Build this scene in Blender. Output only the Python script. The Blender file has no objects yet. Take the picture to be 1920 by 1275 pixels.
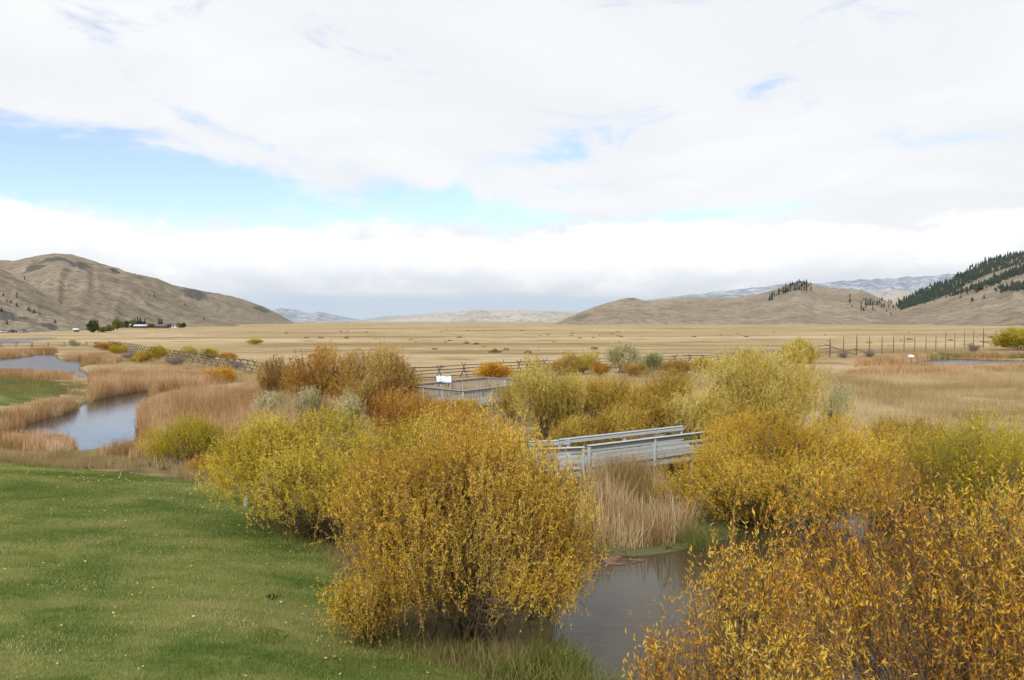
import bpy, math
import numpy as np
from mathutils import Vector, Matrix

sc = bpy.context.scene
col = sc.collection
R = math.radians

# ------------------------------------------------------------------ camera
CZ, F, HOR = 6.0, 1423.0, 602.0
PITCH = math.atan((637.5 - HOR) / F)
cam_d = bpy.data.cameras.new('camera')
cam_d.sensor_width = 36.0
cam_d.lens = 36.0 * F / 1920.0
cam_d.clip_start = 0.1
cam_d.clip_end = 60000.0
cam = bpy.data.objects.new('camera', cam_d)
col.objects.link(cam)
cam.location = (0, 0, CZ)
cam.rotation_euler = (math.pi / 2 - PITCH, 0, 0)
sc.camera = cam

# ------------------------------------------------------------------ sky, sun, exposure
SUN_EL, SUN_AZ = R(42), R(200)          # azimuth clockwise from +Y: behind the camera, a little to the left
world = bpy.data.worlds.new('World')
sc.world = world
world.use_nodes = True


class NT:
    """small helper to write node trees"""
    def __init__(self, tree):
        self.t = tree

    def n(self, typ, **kw):
        nd = self.t.nodes.new(typ)
        for k, v in kw.items():
            if k == 'ins':
                for kk, vv in v.items():
                    self.put(nd.inputs[kk], vv)
            else:
                setattr(nd, k, v)
        return nd

    def put(self, sock, v):
        if isinstance(v, bpy.types.NodeSocket):
            self.t.links.new(v, sock)
        else:
            sock.default_value = v

    def m(self, op, a, b=None, c=None, clamp=False):
        nd = self.n('ShaderNodeMath', operation=op, use_clamp=clamp)
        for i, v in enumerate((a, b, c)):
            if v is not None:
                self.put(nd.inputs[i], v)
        return nd.outputs[0]

    def mix(self, f, a, b):
        nd = self.n('ShaderNodeMix', data_type='RGBA')
        self.put(nd.inputs[0], f)
        self.put(nd.inputs[6], a)
        self.put(nd.inputs[7], b)
        return nd.outputs[2]

    def ss(self, v, lo, hi, a=0.0, b=1.0):
        nd = self.n('ShaderNodeMapRange', interpolation_type='SMOOTHSTEP')
        for i, x in enumerate((v, lo, hi, a, b)):
            self.put(nd.inputs[i], x)
        return nd.outputs[0]

    def noise(self, vec, scale, detail=4.0, rough=0.55, dist=0.0, out=0):
        nd = self.n('ShaderNodeTexNoise')
        if vec is not None:
            self.put(nd.inputs['Vector'], vec)
        nd.inputs['Scale'].default_value = scale
        nd.inputs['Detail'].default_value = detail
        nd.inputs['Roughness'].default_value = rough
        nd.inputs['Distortion'].default_value = dist
        return nd.outputs[out]

    def ramp(self, f, stops):
        nd = self.n('ShaderNodeValToRGB')
        e = nd.color_ramp.elements
        while len(e) < len(stops):
            e.new(0.5)
        for k, (p, c) in enumerate(stops):
            e[k].position = p
            e[k].color = (c[0], c[1], c[2], 1)
        self.put(nd.inputs[0], f)
        return nd.outputs[0]


def build_world():
    nt = world.node_tree
    nt.nodes.clear()
    g = NT(nt)
    out = g.n('ShaderNodeOutputWorld')
    sky = g.n('ShaderNodeTexSky', sky_type='NISHITA')
    sky.sun_disc = False
    sky.sun_elevation = SUN_EL
    sky.sun_rotation = SUN_AZ
    sky.altitude = 1900
    sky.air_density = 1.0
    sky.dust_density = 0.4
    sky.ozone_density = 1.6
    bg_sky = g.n('ShaderNodeBackground', ins={'Color': sky.outputs[0], 'Strength': 0.15})
    d = g.n('ShaderNodeTexCoord').outputs['Generated']
    s = g.n('ShaderNodeSeparateXYZ', ins={0: d})
    X, Y, Z = s.outputs
    hyp = g.m('POWER', g.m('ADD', g.m('MULTIPLY', X, X), g.m('MULTIPLY', Y, Y)), 0.5)
    el = g.m('DIVIDE', Z, g.m('MAXIMUM', hyp, 0.001))          # tangent of the elevation
    az = g.m('ARCTAN2', X, Y)                                  # azimuth from +Y, clockwise
    zc = g.m('ADD', g.m('MAXIMUM', Z, 0.0), 0.10)
    plane = g.n('ShaderNodeCombineXYZ', ins={0: g.m('DIVIDE', X, zc), 1: g.m('MULTIPLY', g.m('DIVIDE', Y, zc), 1.0), 2: 3.7}).outputs[0]
    # a cloud layer seen in perspective
    low = g.n('ShaderNodeCombineXYZ', ins={0: g.m('MULTIPLY', az, 1.0), 1: g.m('MULTIPLY', el, 2.4), 2: 0.4}).outputs[0]
    n1 = g.noise(plane, 0.62, 4.0, 0.58, 0.35)
    n2 = g.noise(low, 5.5, 7.0, 0.64, 0.6)
    cov = g.m('ADD', g.m('MULTIPLY', n1, 0.30), g.m('MULTIPLY', g.m('ADD', g.m('MULTIPLY', g.m('SUBTRACT', n2, 0.5), 1.4), 0.5), 0.70))
    # openings in the layer
    def gap(a0, e0, ra, re, tilt=0.0):
        da = g.m('DIVIDE', g.m('SUBTRACT', az, a0), ra)
        de = g.m('DIVIDE', g.m('SUBTRACT', g.m('SUBTRACT', el, e0), g.m('MULTIPLY', g.m('SUBTRACT', az, a0), tilt)), re)
        q = g.m('ADD', g.m('MULTIPLY', da, da), g.m('MULTIPLY', de, de))
        return g.m('POWER', 2.718, g.m('MULTIPLY', q, -1.0))
    gaps = None
    for (a0, e0, ra, re, tl, amp) in ((-0.62, 0.180, 0.22, 0.066, -0.10, 0.46), (-0.33, 0.160, 0.19, 0.036, -0.12, 0.37),
                                      (-0.07, 0.152, 0.10, 0.026, -0.10, 0.33), (0.22, 0.138, 0.16, 0.014, 0.03, 0.24),
                                      (0.03, 0.215, 0.10, 0.022, 0.1, 0.14), (0.25, 0.275, 0.2, 0.03, 0.15, 0.12), (0.10, 0.175, 0.08, 0.012, 0, 0.18),
                                      (-0.50, 0.33, 0.2, 0.03, -0.1, 0.08), (-0.28, 0.215, 0.12, 0.015, -0.2, 0.14), (0.58, 0.21, 0.08, 0.012, 0, 0.16),
                                      (2.4, 0.5, 0.35, 0.15, 0.0, 0.3), (-2.0, 0.35, 0.3, 0.1, 0.0, 0.3), (1.5, 0.3, 0.25, 0.06, 0, 0.3)):
        q = g.m('MULTIPLY', gap(a0, e0, ra, re, tl), amp)
        gaps = q if gaps is None else g.m('ADD', gaps, q)
    c2 = g.m('SUBTRACT', g.m('ADD', cov, 0.17), gaps)
    mask = g.ss(c2, 0.33, 0.58, 0.16, 1.0)
    # the low bank of cumulus along the horizon: solid, puffed top, blue grey undersides
    n3 = g.noise(low, 4.2, 3.0, 0.6)
    n4 = n1
    n6 = g.noise(low, 9.0, 6.0, 0.6)
    top_e = g.m('ADD', 0.118, g.m('MULTIPLY', g.m('SUBTRACT', n6, 0.5), 0.10))
    bankmask = g.ss(el, g.m('ADD', top_e, 0.010), g.m('SUBTRACT', top_e, 0.012))
    base_e = g.m('ADD', 0.038, g.m('MULTIPLY', g.m('SUBTRACT', n3, 0.5), 0.08))
    under = g.m('MULTIPLY', g.ss(el, g.m('SUBTRACT', base_e, 0.006), g.m('ADD', base_e, 0.004)), g.ss(el, g.m('ADD', base_e, 0.060), g.m('ADD', base_e, 0.002)))
    under = g.m('MULTIPLY', under, g.ss(n6, 0.33, 0.60))
    puff = g.ss(n2, 0.42, 0.66)
    side = g.ss(az, 0.25, 0.6)
    rain = g.m('MULTIPLY', g.ss(el, 0.042, 0.026), g.ss(g.m('ABSOLUTE', g.m('ADD', az, 0.08)), 0.55, 0.15))
    white = g.mix(g.ss(n4, 0.35, 0.68), (0.90, 0.92, 0.95, 1), (1.02, 1.025, 1.03, 1))
    white = g.mix(g.m('MULTIPLY', bankmask, g.ss(el, 0.03, 0.07)), white, (1.22, 1.22, 1.21, 1))
    c = g.mix(g.m('MULTIPLY', g.m('MULTIPLY', puff, bankmask), g.m('ADD', 0.14, g.m('MULTIPLY', side, 0.25))), white, (0.72, 0.755, 0.80, 1))
    c = g.mix(g.m('MULTIPLY', under, 0.52), c, (0.58, 0.65, 0.73, 1))
    c = g.mix(g.m('MULTIPLY', rain, 0.8), c, (0.54, 0.66, 0.79, 1))
    bg_c = g.n('ShaderNodeBackground', ins={'Color': c, 'Strength': 0.71})
    mask = g.m('MAXIMUM', mask, bankmask)
    mx = g.n('ShaderNodeMixShader', ins={0: mask, 1: bg_sky.outputs[0], 2: bg_c.outputs[0]})
    nt.links.new(mx.outputs[0], out.inputs[0])


build_world()
world.cycles.sampling_method = 'MANUAL'
world.cycles.sample_map_resolution = 512
sun_d = bpy.data.lights.new('sun', 'SUN')
sun_d.energy = 2.4
sun_d.angle = R(6)
sun_d.color = (1.0, 0.95, 0.87)
sun = bpy.data.objects.new('sun', sun_d)
col.objects.link(sun)
sv = Vector((math.sin(SUN_AZ) * math.cos(SUN_EL), math.cos(SUN_AZ) * math.cos(SUN_EL), math.sin(SUN_EL)))
sun.rotation_euler = (-sv).to_track_quat('-Z', 'Y').to_euler()
sun.location = (0, -20, 60)

sc.view_settings.view_transform = 'Standard'
sc.view_settings.look = 'None'
sc.view_settings.gamma = 1.0
sc.view_settings.use_curve_mapping = False
sc.view_settings.exposure = 0.5
sc.render.engine = 'CYCLES'
sc.cycles.use_adaptive_sampling = True
sc.cycles.adaptive_threshold = 0.03
sc.cycles.max_bounces = 5
sc.cycles.diffuse_bounces = 3
sc.cycles.transmission_bounces = 4
sc.cycles.glossy_bounces = 2
sc.cycles.transparent_max_bounces = 4

# ------------------------------------------------------------------ helpers
def srgb(r, g, b):
    f = lambda c: (c / 255.0 / 12.92) if c / 255.0 <= 0.04045 else ((c / 255.0 + 0.055) / 1.055) ** 2.4
    return (f(r), f(g), f(b))


def ray(px, py):
    u = (px - 960.0) / F
    v = -(py - 637.5) / F
    return (u, math.cos(PITCH) + v * math.sin(PITCH), -math.sin(PITCH) + v * math.cos(PITCH))


def G(px, py, z=0.0):
    """where the sight line through a photo pixel meets the level z"""
    d = ray(px, py)
    t = (z - CZ) / d[2]
    return (d[0] * t, d[1] * t)


def P(px, py, Y):
    """the point of the sight line at depth Y"""
    d = ray(px, py)
    t = Y / d[1]
    return (d[0] * t, Y, CZ + d[2] * t)


def tag(o, label=None, cat=None, group=None, kind=None):
    if label: o['label'] = label
    if cat: o['category'] = cat
    if group: o['group'] = group
    if kind: o['kind'] = kind
    return o


def empty(name, loc, rz=0.0):
    o = bpy.data.objects.new(name, None)
    o.location = loc
    o.rotation_euler = (0, 0, rz)
    o.empty_display_size = 0.2
    col.objects.link(o)
    return o


class Geo:
    """collects arrays of vertices and equal-sized faces, builds one mesh"""
    def __init__(self):
        self.v, self.f, self.a, self.n = [], [], [], 0

    def add(self, v, f, tint=0.5):
        v = np.asarray(v, float).reshape(-1, 3)
        f = np.asarray(f, np.int64)
        self.v.append(v)
        self.f.append(f + self.n)
        t = np.empty(len(v))
        t[:] = tint
        self.a.append(t)
        self.n += len(v)
        return self

    def mesh(self, name, mat=None, smooth=False, attr='tint'):
        V = np.concatenate(self.v)
        me = bpy.data.meshes.new(name)
        tot = sum(f.size for f in self.f)
        nf = sum(len(f) for f in self.f)
        me.vertices.add(len(V))
        me.vertices.foreach_set('co', V.astype(np.float32).ravel())
        me.loops.add(tot)
        me.loops.foreach_set('vertex_index', np.concatenate([f.ravel() for f in self.f]).astype(np.int32))
        me.polygons.add(nf)
        sizes = np.concatenate([np.full(len(f), f.shape[1]) for f in self.f])
        starts = np.concatenate([[0], np.cumsum(sizes)[:-1]])
        me.polygons.foreach_set('loop_start', starts.astype(np.int32))
        if smooth:
            me.polygons.foreach_set('use_smooth', np.ones(nf, bool))
        at = me.attributes.new(attr, 'FLOAT', 'POINT')
        at.data.foreach_set('value', np.concatenate(self.a).astype(np.float32))
        me.update(calc_edges=True)
        me.validate()
        if mat: me.materials.append(mat)
        return me

    def build(self, name, mat, parent=None, smooth=False, loc=(0, 0, 0)):
        return link(name, self.mesh(name, mat, smooth), parent, loc)


def link(name, me, parent=None, loc=(0, 0, 0), rz=0.0, mat4=None):
    o = bpy.data.objects.new(name, me)
    col.objects.link(o)
    if parent is not None:
        o.parent = parent
    if mat4 is not None:
        o.matrix_local = mat4
    else:
        o.location = loc
        o.rotation_euler = (0, 0, rz)
    return o


def vnoise(x, y, seed=0):
    """smooth value noise on arrays, 0..1"""
    xi = np.floor(x).astype(np.int64); yi = np.floor(y).astype(np.int64)
    xf = x - xi; yf = y - yi
    u = xf * xf * (3 - 2 * xf); v = yf * yf * (3 - 2 * yf)
    def h(a, b):
        n = (a * 374761393 + b * 668265263 + seed * 1442695041) & 0x7fffffff
        n = ((n ^ (n >> 13)) * 1274126177) & 0x7fffffff
        n = n ^ (n >> 16)
        return (n & 0xffff) / 65535.0
    return (h(xi, yi) * (1 - u) + h(xi + 1, yi) * u) * (1 - v) + (h(xi, yi + 1) * (1 - u) + h(xi + 1, yi + 1) * u) * v


def fbm(x, y, seed=0, octv=4, gain=0.5):
    s, a, t = 0.0, 1.0, 0.0
    for k in range(octv):
        s = s + a * vnoise(x * 2 ** k, y * 2 ** k, seed + 17 * k)
        t += a
        a *= gain
    return s / t


def sstep(x, a, b):
    t = np.clip((x - a) / (b - a), 0, 1)
    return t * t * (3 - 2 * t)


def poly_sd(x, y, poly):
    """signed distance to a polygon, negative inside"""
    x = np.asarray(x, float); y = np.asarray(y, float)
    d = np.full(x.shape, 1e18)
    ins = np.zeros(x.shape, bool)
    n = len(poly)
    for i in range(n):
        ax, ay = poly[i]; bx, by = poly[(i + 1) % n]
        ex, ey = bx - ax, by - ay
        L = ex * ex + ey * ey + 1e-12
        t = np.clip(((x - ax) * ex + (y - ay) * ey) / L, 0, 1)
        dx = x - (ax + t * ex); dy = y - (ay + t * ey)
        d = np.minimum(d, dx * dx + dy * dy)
        c = ((ay > y) != (by > y)) & (x < (bx - ax) * (y - ay) / ((by - ay) if by != ay else 1e-12) + ax)
        ins ^= c
    d = np.sqrt(d)
    return np.where(ins, -d, d)


def bez(poly, n=6):
    """round a polygon a little (Chaikin)"""
    for _ in range(2):
        q = []
        for i in range(len(poly)):
            a = poly[i]; b = poly[(i + 1) % len(poly)]
            q.append((a[0] * .75 + b[0] * .25, a[1] * .75 + b[1] * .25))
            q.append((a[0] * .25 + b[0] * .75, a[1] * .25 + b[1] * .75))
        poly = q
    return poly


# ------------------------------------------------------------------ layout of the marsh
def outline(pts, z=0.0):
    return bez([G(px, py, z) for px, py in pts])


PONDS = [
    outline([(28, 806), (60, 790), (110, 781), (152, 764), (176, 750), (225, 741), (287, 731), (282, 742), (262, 756), (258, 785), (259, 812),
             (250, 832), (205, 838), (172, 842), (150, 848), (135, 828), (108, 812), (60, 817)]),
    outline([(-160, 676), (0, 674), (46, 670), (70, 665), (103, 664), (100, 672), (120, 676), (190, 679), (150, 686), (144, 694), (166, 703),
             (166, 711), (138, 706), (100, 699), (60, 697), (0, 695), (-160, 698)]),
    outline([(-120, 636), (20, 636), (70, 634.5), (112, 634), (70, 638), (48, 643), (20, 645.5), (-120, 646)]),
    outline([(1085, 985), (1180, 945), (1290, 905), (1345, 900), (1335, 930), (1345, 950), (1440, 955), (1700, 960), (2100, 960), (2300, 1120),
             (1900, 1420), (1300, 1460), (1115, 1330), (1050, 1235), (1015, 1185), (1060, 1120), (1075, 1050)]),
    outline([(1712, 684), (1735, 676), (1790, 673), (1850, 676), (1960, 676), (1960, 681), (1840, 685), (1760, 686)], 0.0),
]
LAWNS = [
    outline([(-500, 850), (0, 852), (110, 862), (230, 872), (330, 884), (430, 900), (520, 965), (610, 1010), (660, 1055), (680, 1110), (750, 1180), (880, 1232),
             (1000, 1300), (1040, 1500), (600, 2200), (-900, 2200)], 0.6),
    outline([(-260, 706), (0, 706), (70, 709), (118, 714), (128, 726), (110, 738), (60, 746), (0, 756), (-260, 765)], 0.5),
]


def near_sd(x, y, poly, m):
    """signed distance where it matters: far from the outline just a large number"""
    a = np.array(poly)
    (x0, y0), (x1, y1) = a.min(0) - m, a.max(0) + m
    k = (x > x0) & (x < x1) & (y > y0) & (y < y1)
    d = np.full(x.shape, 1e3)
    if k.any():
        d[k] = poly_sd(x[k], y[k], poly)
    return d


def height_exact(x, y):
    r = np.hypot(x, y)
    h = 0.24 + 0.10 * (fbm(x * 0.35, y * 0.35, 3, 3) - 0.5) + 0.25 * (fbm(x * 0.02, y * 0.02, 5, 2) - 0.5) * sstep(r, 60, 200)
    for k, lw in enumerate(LAWNS):
        d = near_sd(x, y, lw, 4)
        h = h + (0.42 if k == 0 else 0.3) * sstep(-d, -0.8, 3.0) + 0.05 * (fbm(x * 0.5, y * 0.5, 9, 2) - 0.5) * (d < 0)
    wob = 0.35 * (fbm(x * 0.9, y * 0.9, 21, 3) - 0.5)
    for pd in PONDS:
        dd = near_sd(x, y, pd, 4) + wob
        h = np.where(dd < 2.2, np.minimum(h, np.maximum(-0.5, 0.02 + np.where(dd > 0, dd * 0.16, dd * 0.5))), h)
    return h


# the ground as rings in perspective: fine near the camera, coarse towards the hills
G_R = np.concatenate([np.geomspace(3.5, 60, 200), np.geomspace(60.8, 420, 125), np.geomspace(435, 14000, 30)])
G_T = np.radians(np.linspace(-58, 58, 300))
_RR, _TT = np.meshgrid(G_R, G_T, indexing='ij')
G_X = _RR * np.sin(_TT)
G_Y = _RR * np.cos(_TT)
G_Z = height_exact(G_X.ravel(), G_Y.ravel()).reshape(G_X.shape)


def height(x, y):
    """height of the ground mesh under the points"""
    x = np.asarray(x, float); y = np.asarray(y, float)
    i = np.interp(np.hypot(x, y), G_R, np.arange(len(G_R)))
    j = np.interp(np.arctan2(x, y), G_T, np.arange(len(G_T)))
    i0 = np.minimum(i.astype(int), len(G_R) - 2); j0 = np.minimum(j.astype(int), len(G_T) - 2)
    u = i - i0; v = j - j0
    return (G_Z[i0, j0] * (1 - u) + G_Z[i0 + 1, j0] * u) * (1 - v) + (G_Z[i0, j0 + 1] * (1 - u) + G_Z[i0 + 1, j0 + 1] * u) * v


def height1(x, y):
    return float(height(np.array([x]), np.array([y]))[0])


# ------------------------------------------------------------------ materials
def new_mat(name):
    m = bpy.data.materials.new(name)
    m.use_nodes = True
    m.node_tree.nodes.clear()
    g = NT(m.node_tree)
    out = g.n('ShaderNodeOutputMaterial')
    return m, g, out


def principled(g, out, colr, rough=0.8, spec=0.2, bump=None, bstr=0.5, bdist=0.02):
    b = g.n('ShaderNodeBsdfPrincipled')
    g.put(b.inputs['Base Color'], colr if isinstance(colr, bpy.types.NodeSocket) else (*colr[:3], 1))
    g.put(b.inputs['Roughness'], rough)
    b.inputs['Specular IOR Level'].default_value = spec
    if bump is not None:
        bp = g.n('ShaderNodeBump', ins={'Height': bump, 'Strength': bstr, 'Distance': bdist})
        g.t.links.new(bp.outputs[0], b.inputs['Normal'])
    g.t.links.new(b.outputs[0], out.inputs[0])
    return b


def pos(g):
    return g.n('ShaderNodeNewGeometry').outputs['Position']


def tint(g, name='tint'):
    return g.n('ShaderNodeAttribute', attribute_name=name).outputs['Fac']


def leaf_mat(name, stops, trans=0.35, rough=0.55):
    m, g, out = new_mat(name)
    c = g.ramp(tint(g), stops)
    d = g.n('ShaderNodeBsdfPrincipled', ins={'Base Color': c, 'Roughness': rough})
    d.inputs['Specular IOR Level'].default_value = 0.25
    t = g.n('ShaderNodeBsdfTranslucent', ins={'Color': c})
    mx = g.n('ShaderNodeMixShader', ins={0: trans, 1: d.outputs[0], 2: t.outputs[0]})
    g.t.links.new(mx.outputs[0], out.inputs[0])
    return m


def plain_mat(name, c, rough=0.8, var=0.15, scale=8.0, spec=0.2, metal=0.0):
    m, g, out = new_mat(name)
    tc = g.n('ShaderNodeTexCoord').outputs['Object']
    n = g.noise(tc, scale, 5, 0.6)
    cc = g.mix(n, tuple(x * (1 - var) for x in c[:3]) + (1,), tuple(min(1, x * (1 + var)) for x in c[:3]) + (1,))
    b = principled(g, out, cc, rough, spec, n, 0.25, 0.01)
    b.inputs['Metallic'].default_value = metal
    return m


def wood_mat(name, c0, c1, rough=0.75):
    """weathered board: grain along local X"""
    m, g, out = new_mat(name)
    tc = g.n('ShaderNodeTexCoord').outputs['Object']
    oi = g.n('ShaderNodeObjectInfo').outputs['Random']
    mp = g.n('ShaderNodeMapping', ins={0: tc, 3: (1.2, 22.0, 22.0)})
    off = g.n('ShaderNodeCombineXYZ', ins={0: g.m('MULTIPLY', oi, 40.0), 1: g.m('MULTIPLY', oi, 13.0)})
    vec = g.n('ShaderNodeVectorMath', operation='ADD', ins={0: mp.outputs[0], 1: off.outputs[0]}).outputs[0]
    n = g.noise(vec, 1.6, 6, 0.65)
    big = g.noise(tc, 2.2, 4, 0.6)
    f = g.m('ADD', g.m('MULTIPLY', g.ss(n, 0.3, 0.7), 0.6), g.m('MULTIPLY', big, 0.4))
    f = g.m('ADD', f, g.m('MULTIPLY', g.m('SUBTRACT', oi, 0.5), 0.35), clamp=True)
    principled(g, out, g.mix(f, (*c0, 1), (*c1, 1)), rough, 0.25, n, 0.35, 0.004)
    return m


# ------------------------------------------------------------------ ground
def meadow_color(g, p):
    a = g.noise(p, 0.012, 6, 0.6, 0.4)
    b = g.noise(p, 0.06, 6, 0.62, 0.3)
    mp = g.n('ShaderNodeMapping', ins={0: p, 3: (0.22, 1.0, 1.0)}).outputs[0]
    s = g.noise(mp, 0.03, 6, 0.62, 0.3)
    fine = g.noise(p, 2.6, 6, 0.7)
    c = g.ramp(g.m('ADD', g.m('MULTIPLY', a, 0.4), g.m('MULTIPLY', s, 0.6)),
               [(0.34, (0.185, 0.128, 0.066)), (0.44, (0.300, 0.215, 0.112)), (0.52, (0.395, 0.302, 0.172)), (0.62, (0.50, 0.41, 0.265))])
    c = g.mix(g.m('MULTIPLY', g.ss(b, 0.54, 0.66), 0.65), c, (0.17, 0.115, 0.055, 1))
    c = g.mix(g.m('MULTIPLY', g.ss(fine, 0.42, 0.75), 0.35), c, (0.18, 0.13, 0.065, 1))
    ch = g.noise(mp, 0.013, 3, 0.5, 1.2)
    ch = g.ss(g.m('ABSOLUTE', g.m('SUBTRACT', ch, 0.5)), 0.012, 0.002)
    c = g.mix(g.m('MULTIPLY', ch, 0.55), c, (0.15, 0.12, 0.055, 1))
    gr = g.noise(mp, 0.022, 4, 0.6, 0.4)
    c = g.mix(g.m('MULTIPLY', g.ss(gr, 0.56, 0.68), 0.45), c, (0.20, 0.185, 0.085, 1))
    return c


def ground_mat():
    """dry meadow of the valley floor"""
    m, g, out = new_mat('dry_meadow')
    p = pos(g)
    principled(g, out, meadow_color(g, p), 0.95, 0.05, g.noise(p, 1.2, 8, 0.7), 0.8, 0.25)
    return m


def marsh_mat():
    """damp soil with dead grass under the reeds, drying out into the meadow"""
    m, g, out = new_mat('marsh_soil')
    p = pos(g)
    a = g.noise(p, 0.8, 6, 0.6, 0.3)
    fine = g.noise(p, 14, 6, 0.7)
    c = g.ramp(a, [(0.3, (0.075, 0.060, 0.028)), (0.5, (0.15, 0.115, 0.052)), (0.7, (0.23, 0.175, 0.088))])
    c = g.mix(g.m('MULTIPLY', fine, 0.5), c, (0.06, 0.055, 0.022, 1))
    dist = g.n('ShaderNodeVectorMath', operation='LENGTH', ins={0: p}).outputs['Value']
    f = g.ss(g.m('ADD', dist, g.m('MULTIPLY', g.m('SUBTRACT', a, 0.5), 40.0)), 26.0, 54.0)
    z = g.n('ShaderNodeSeparateXYZ', ins={0: p}).outputs[2]
    f = g.m('MULTIPLY', f, g.ss(z, 0.03, 0.15))
    c = g.mix(f, c, meadow_color(g, p))
    principled(g, out, c, 0.95, 0.1, fine, 0.8, 0.05)
    return m


def lawn_mat():
    m, g, out = new_mat('lawn_turf')
    p = pos(g)
    a = g.noise(p, 0.45, 5, 0.6, 0.5)
    mp = g.n('ShaderNodeMapping', ins={0: p, 2: (0, 0, R(20)), 3: (0.5, 1.6, 1.0)}).outputs[0]
    b = g.noise(mp, 0.9, 5, 0.6, 0.3)
    fine = g.noise(p, 40, 4, 0.7)
    c = g.ramp(g.m('ADD', g.m('MULTIPLY', a, 0.55), g.m('MULTIPLY', b, 0.45)),
               [(0.38, (0.042, 0.078, 0.014)), (0.46, (0.090, 0.125, 0.026)), (0.53, (0.160, 0.172, 0.048)), (0.61, (0.225, 0.205, 0.080))])
    c = g.mix(g.m('MULTIPLY', fine, 0.4), c, (0.03, 0.05, 0.012, 1))
    principled(g, out, c, 0.9, 0.1, fine, 0.6, 0.02)
    return m


def build_ground():
    V = np.stack([G_X, G_Y, G_Z], -1).reshape(-1, 3)
    n, m_ = G_X.shape
    I, J = np.meshgrid(np.arange(n - 1), np.arange(m_ - 1), indexing='ij')
    a = (I * m_ + J).ravel()
    Fc = np.stack([a, a + 1, a + m_ + 1, a + m_], -1)[:, ::-1]
    cx = V[Fc].mean(1)
    kind = np.zeros(len(Fc), int)
    near = np.hypot(cx[:, 0], cx[:, 1]) < 75
    jit = 0.5 * (fbm(cx[:, 0] * 1.3, cx[:, 1] * 1.3, 33, 3) - 0.5)
    for lw in LAWNS:
        kind[poly_sd(cx[:, 0], cx[:, 1], lw) + jit < 0] = 2
    edge = 62 + 14 * (fbm(cx[:, 0] * 0.08, cx[:, 1] * 0.08, 44, 3) - 0.5)
    kind[(kind == 0) & ((np.hypot(cx[:, 0], cx[:, 1]) < edge) | (cx[:, 2] < 0.12))] = 1
    for k, (nm, mt, lab) in enumerate((('valley_floor', ground_mat(), 'flat tan dry-grass valley floor reaching to the hills'),
                                       ('marsh_ground', marsh_mat(), 'dark damp marsh soil under reeds and willows'),
                                       ('lawn', lawn_mat(), 'short green lawn with fallen leaves on the left'))):
        f = Fc[kind == k]
        used, inv = np.unique(f, return_inverse=True)
        o = Geo().add(V[used], inv.reshape(f.shape)).build(nm, mt, smooth=True)
        tag(o, lab, 'ground', kind='structure')


build_ground()


def water_mat(name, deep, ripple=1.0):
    m, g, out = new_mat(name)
    p = pos(g)
    mp = g.n('ShaderNodeMapping', ins={0: p, 2: (0, 0, R(12)), 3: (0.45, 1.6, 1.0)}).outputs[0]
    n = g.noise(mp, 2.2, 3, 0.5, 0.3)
    n2 = g.noise(p, 0.35, 2, 0.5)
    n3 = g.noise(mp, 7.0, 2, 0.5)
    h = g.m('ADD', g.m('MULTIPLY', n, 0.45), g.m('ADD', g.m('MULTIPLY', n2, 0.4), g.m('MULTIPLY', n3, 0.15)))
    b = principled(g, out, deep, 0.03 + 0.02 * ripple, 0.5, h, min(1.0, 0.10 * ripple), 0.12 if ripple < 2 else 0.22)
    b.inputs['IOR'].default_value = 1.333
    return m


W_NEAR = water_mat('murky_water', (0.050, 0.040, 0.020), 0.9)
W_FAR = water_mat('open_water', (0.022, 0.032, 0.042), 1.6)
W_WIND = water_mat('wind_ruffled_water', (0.022, 0.034, 0.046), 5.0)
LAB = ['narrow pond between cattails beside the lawn', 'wide blue pond behind the small lawn on the left', 'far strip of blue water at the left edge',
       'murky brown channel running under the footbridge', 'small pond beside the wire fence on the right']
for k, pd in enumerate(PONDS):
    arr = np.array(pd)
    (x0, y0), (x1, y1) = arr.min(0) - 1.5, arr.max(0) + 1.5
    v = np.array([(x0, y0, 0), (x1, y0, 0), (x1, y1, 0), (x0, y1, 0)])
    o = Geo().add(v, np.arange(len(v))[None, :]).build('pond', (W_FAR, W_WIND, W_WIND, W_NEAR, W_WIND)[k])
    if o.data.polygons[0].normal.z < 0: o.data.flip_normals()
    tag(o, LAB[k], 'pond', kind='structure')


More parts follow.
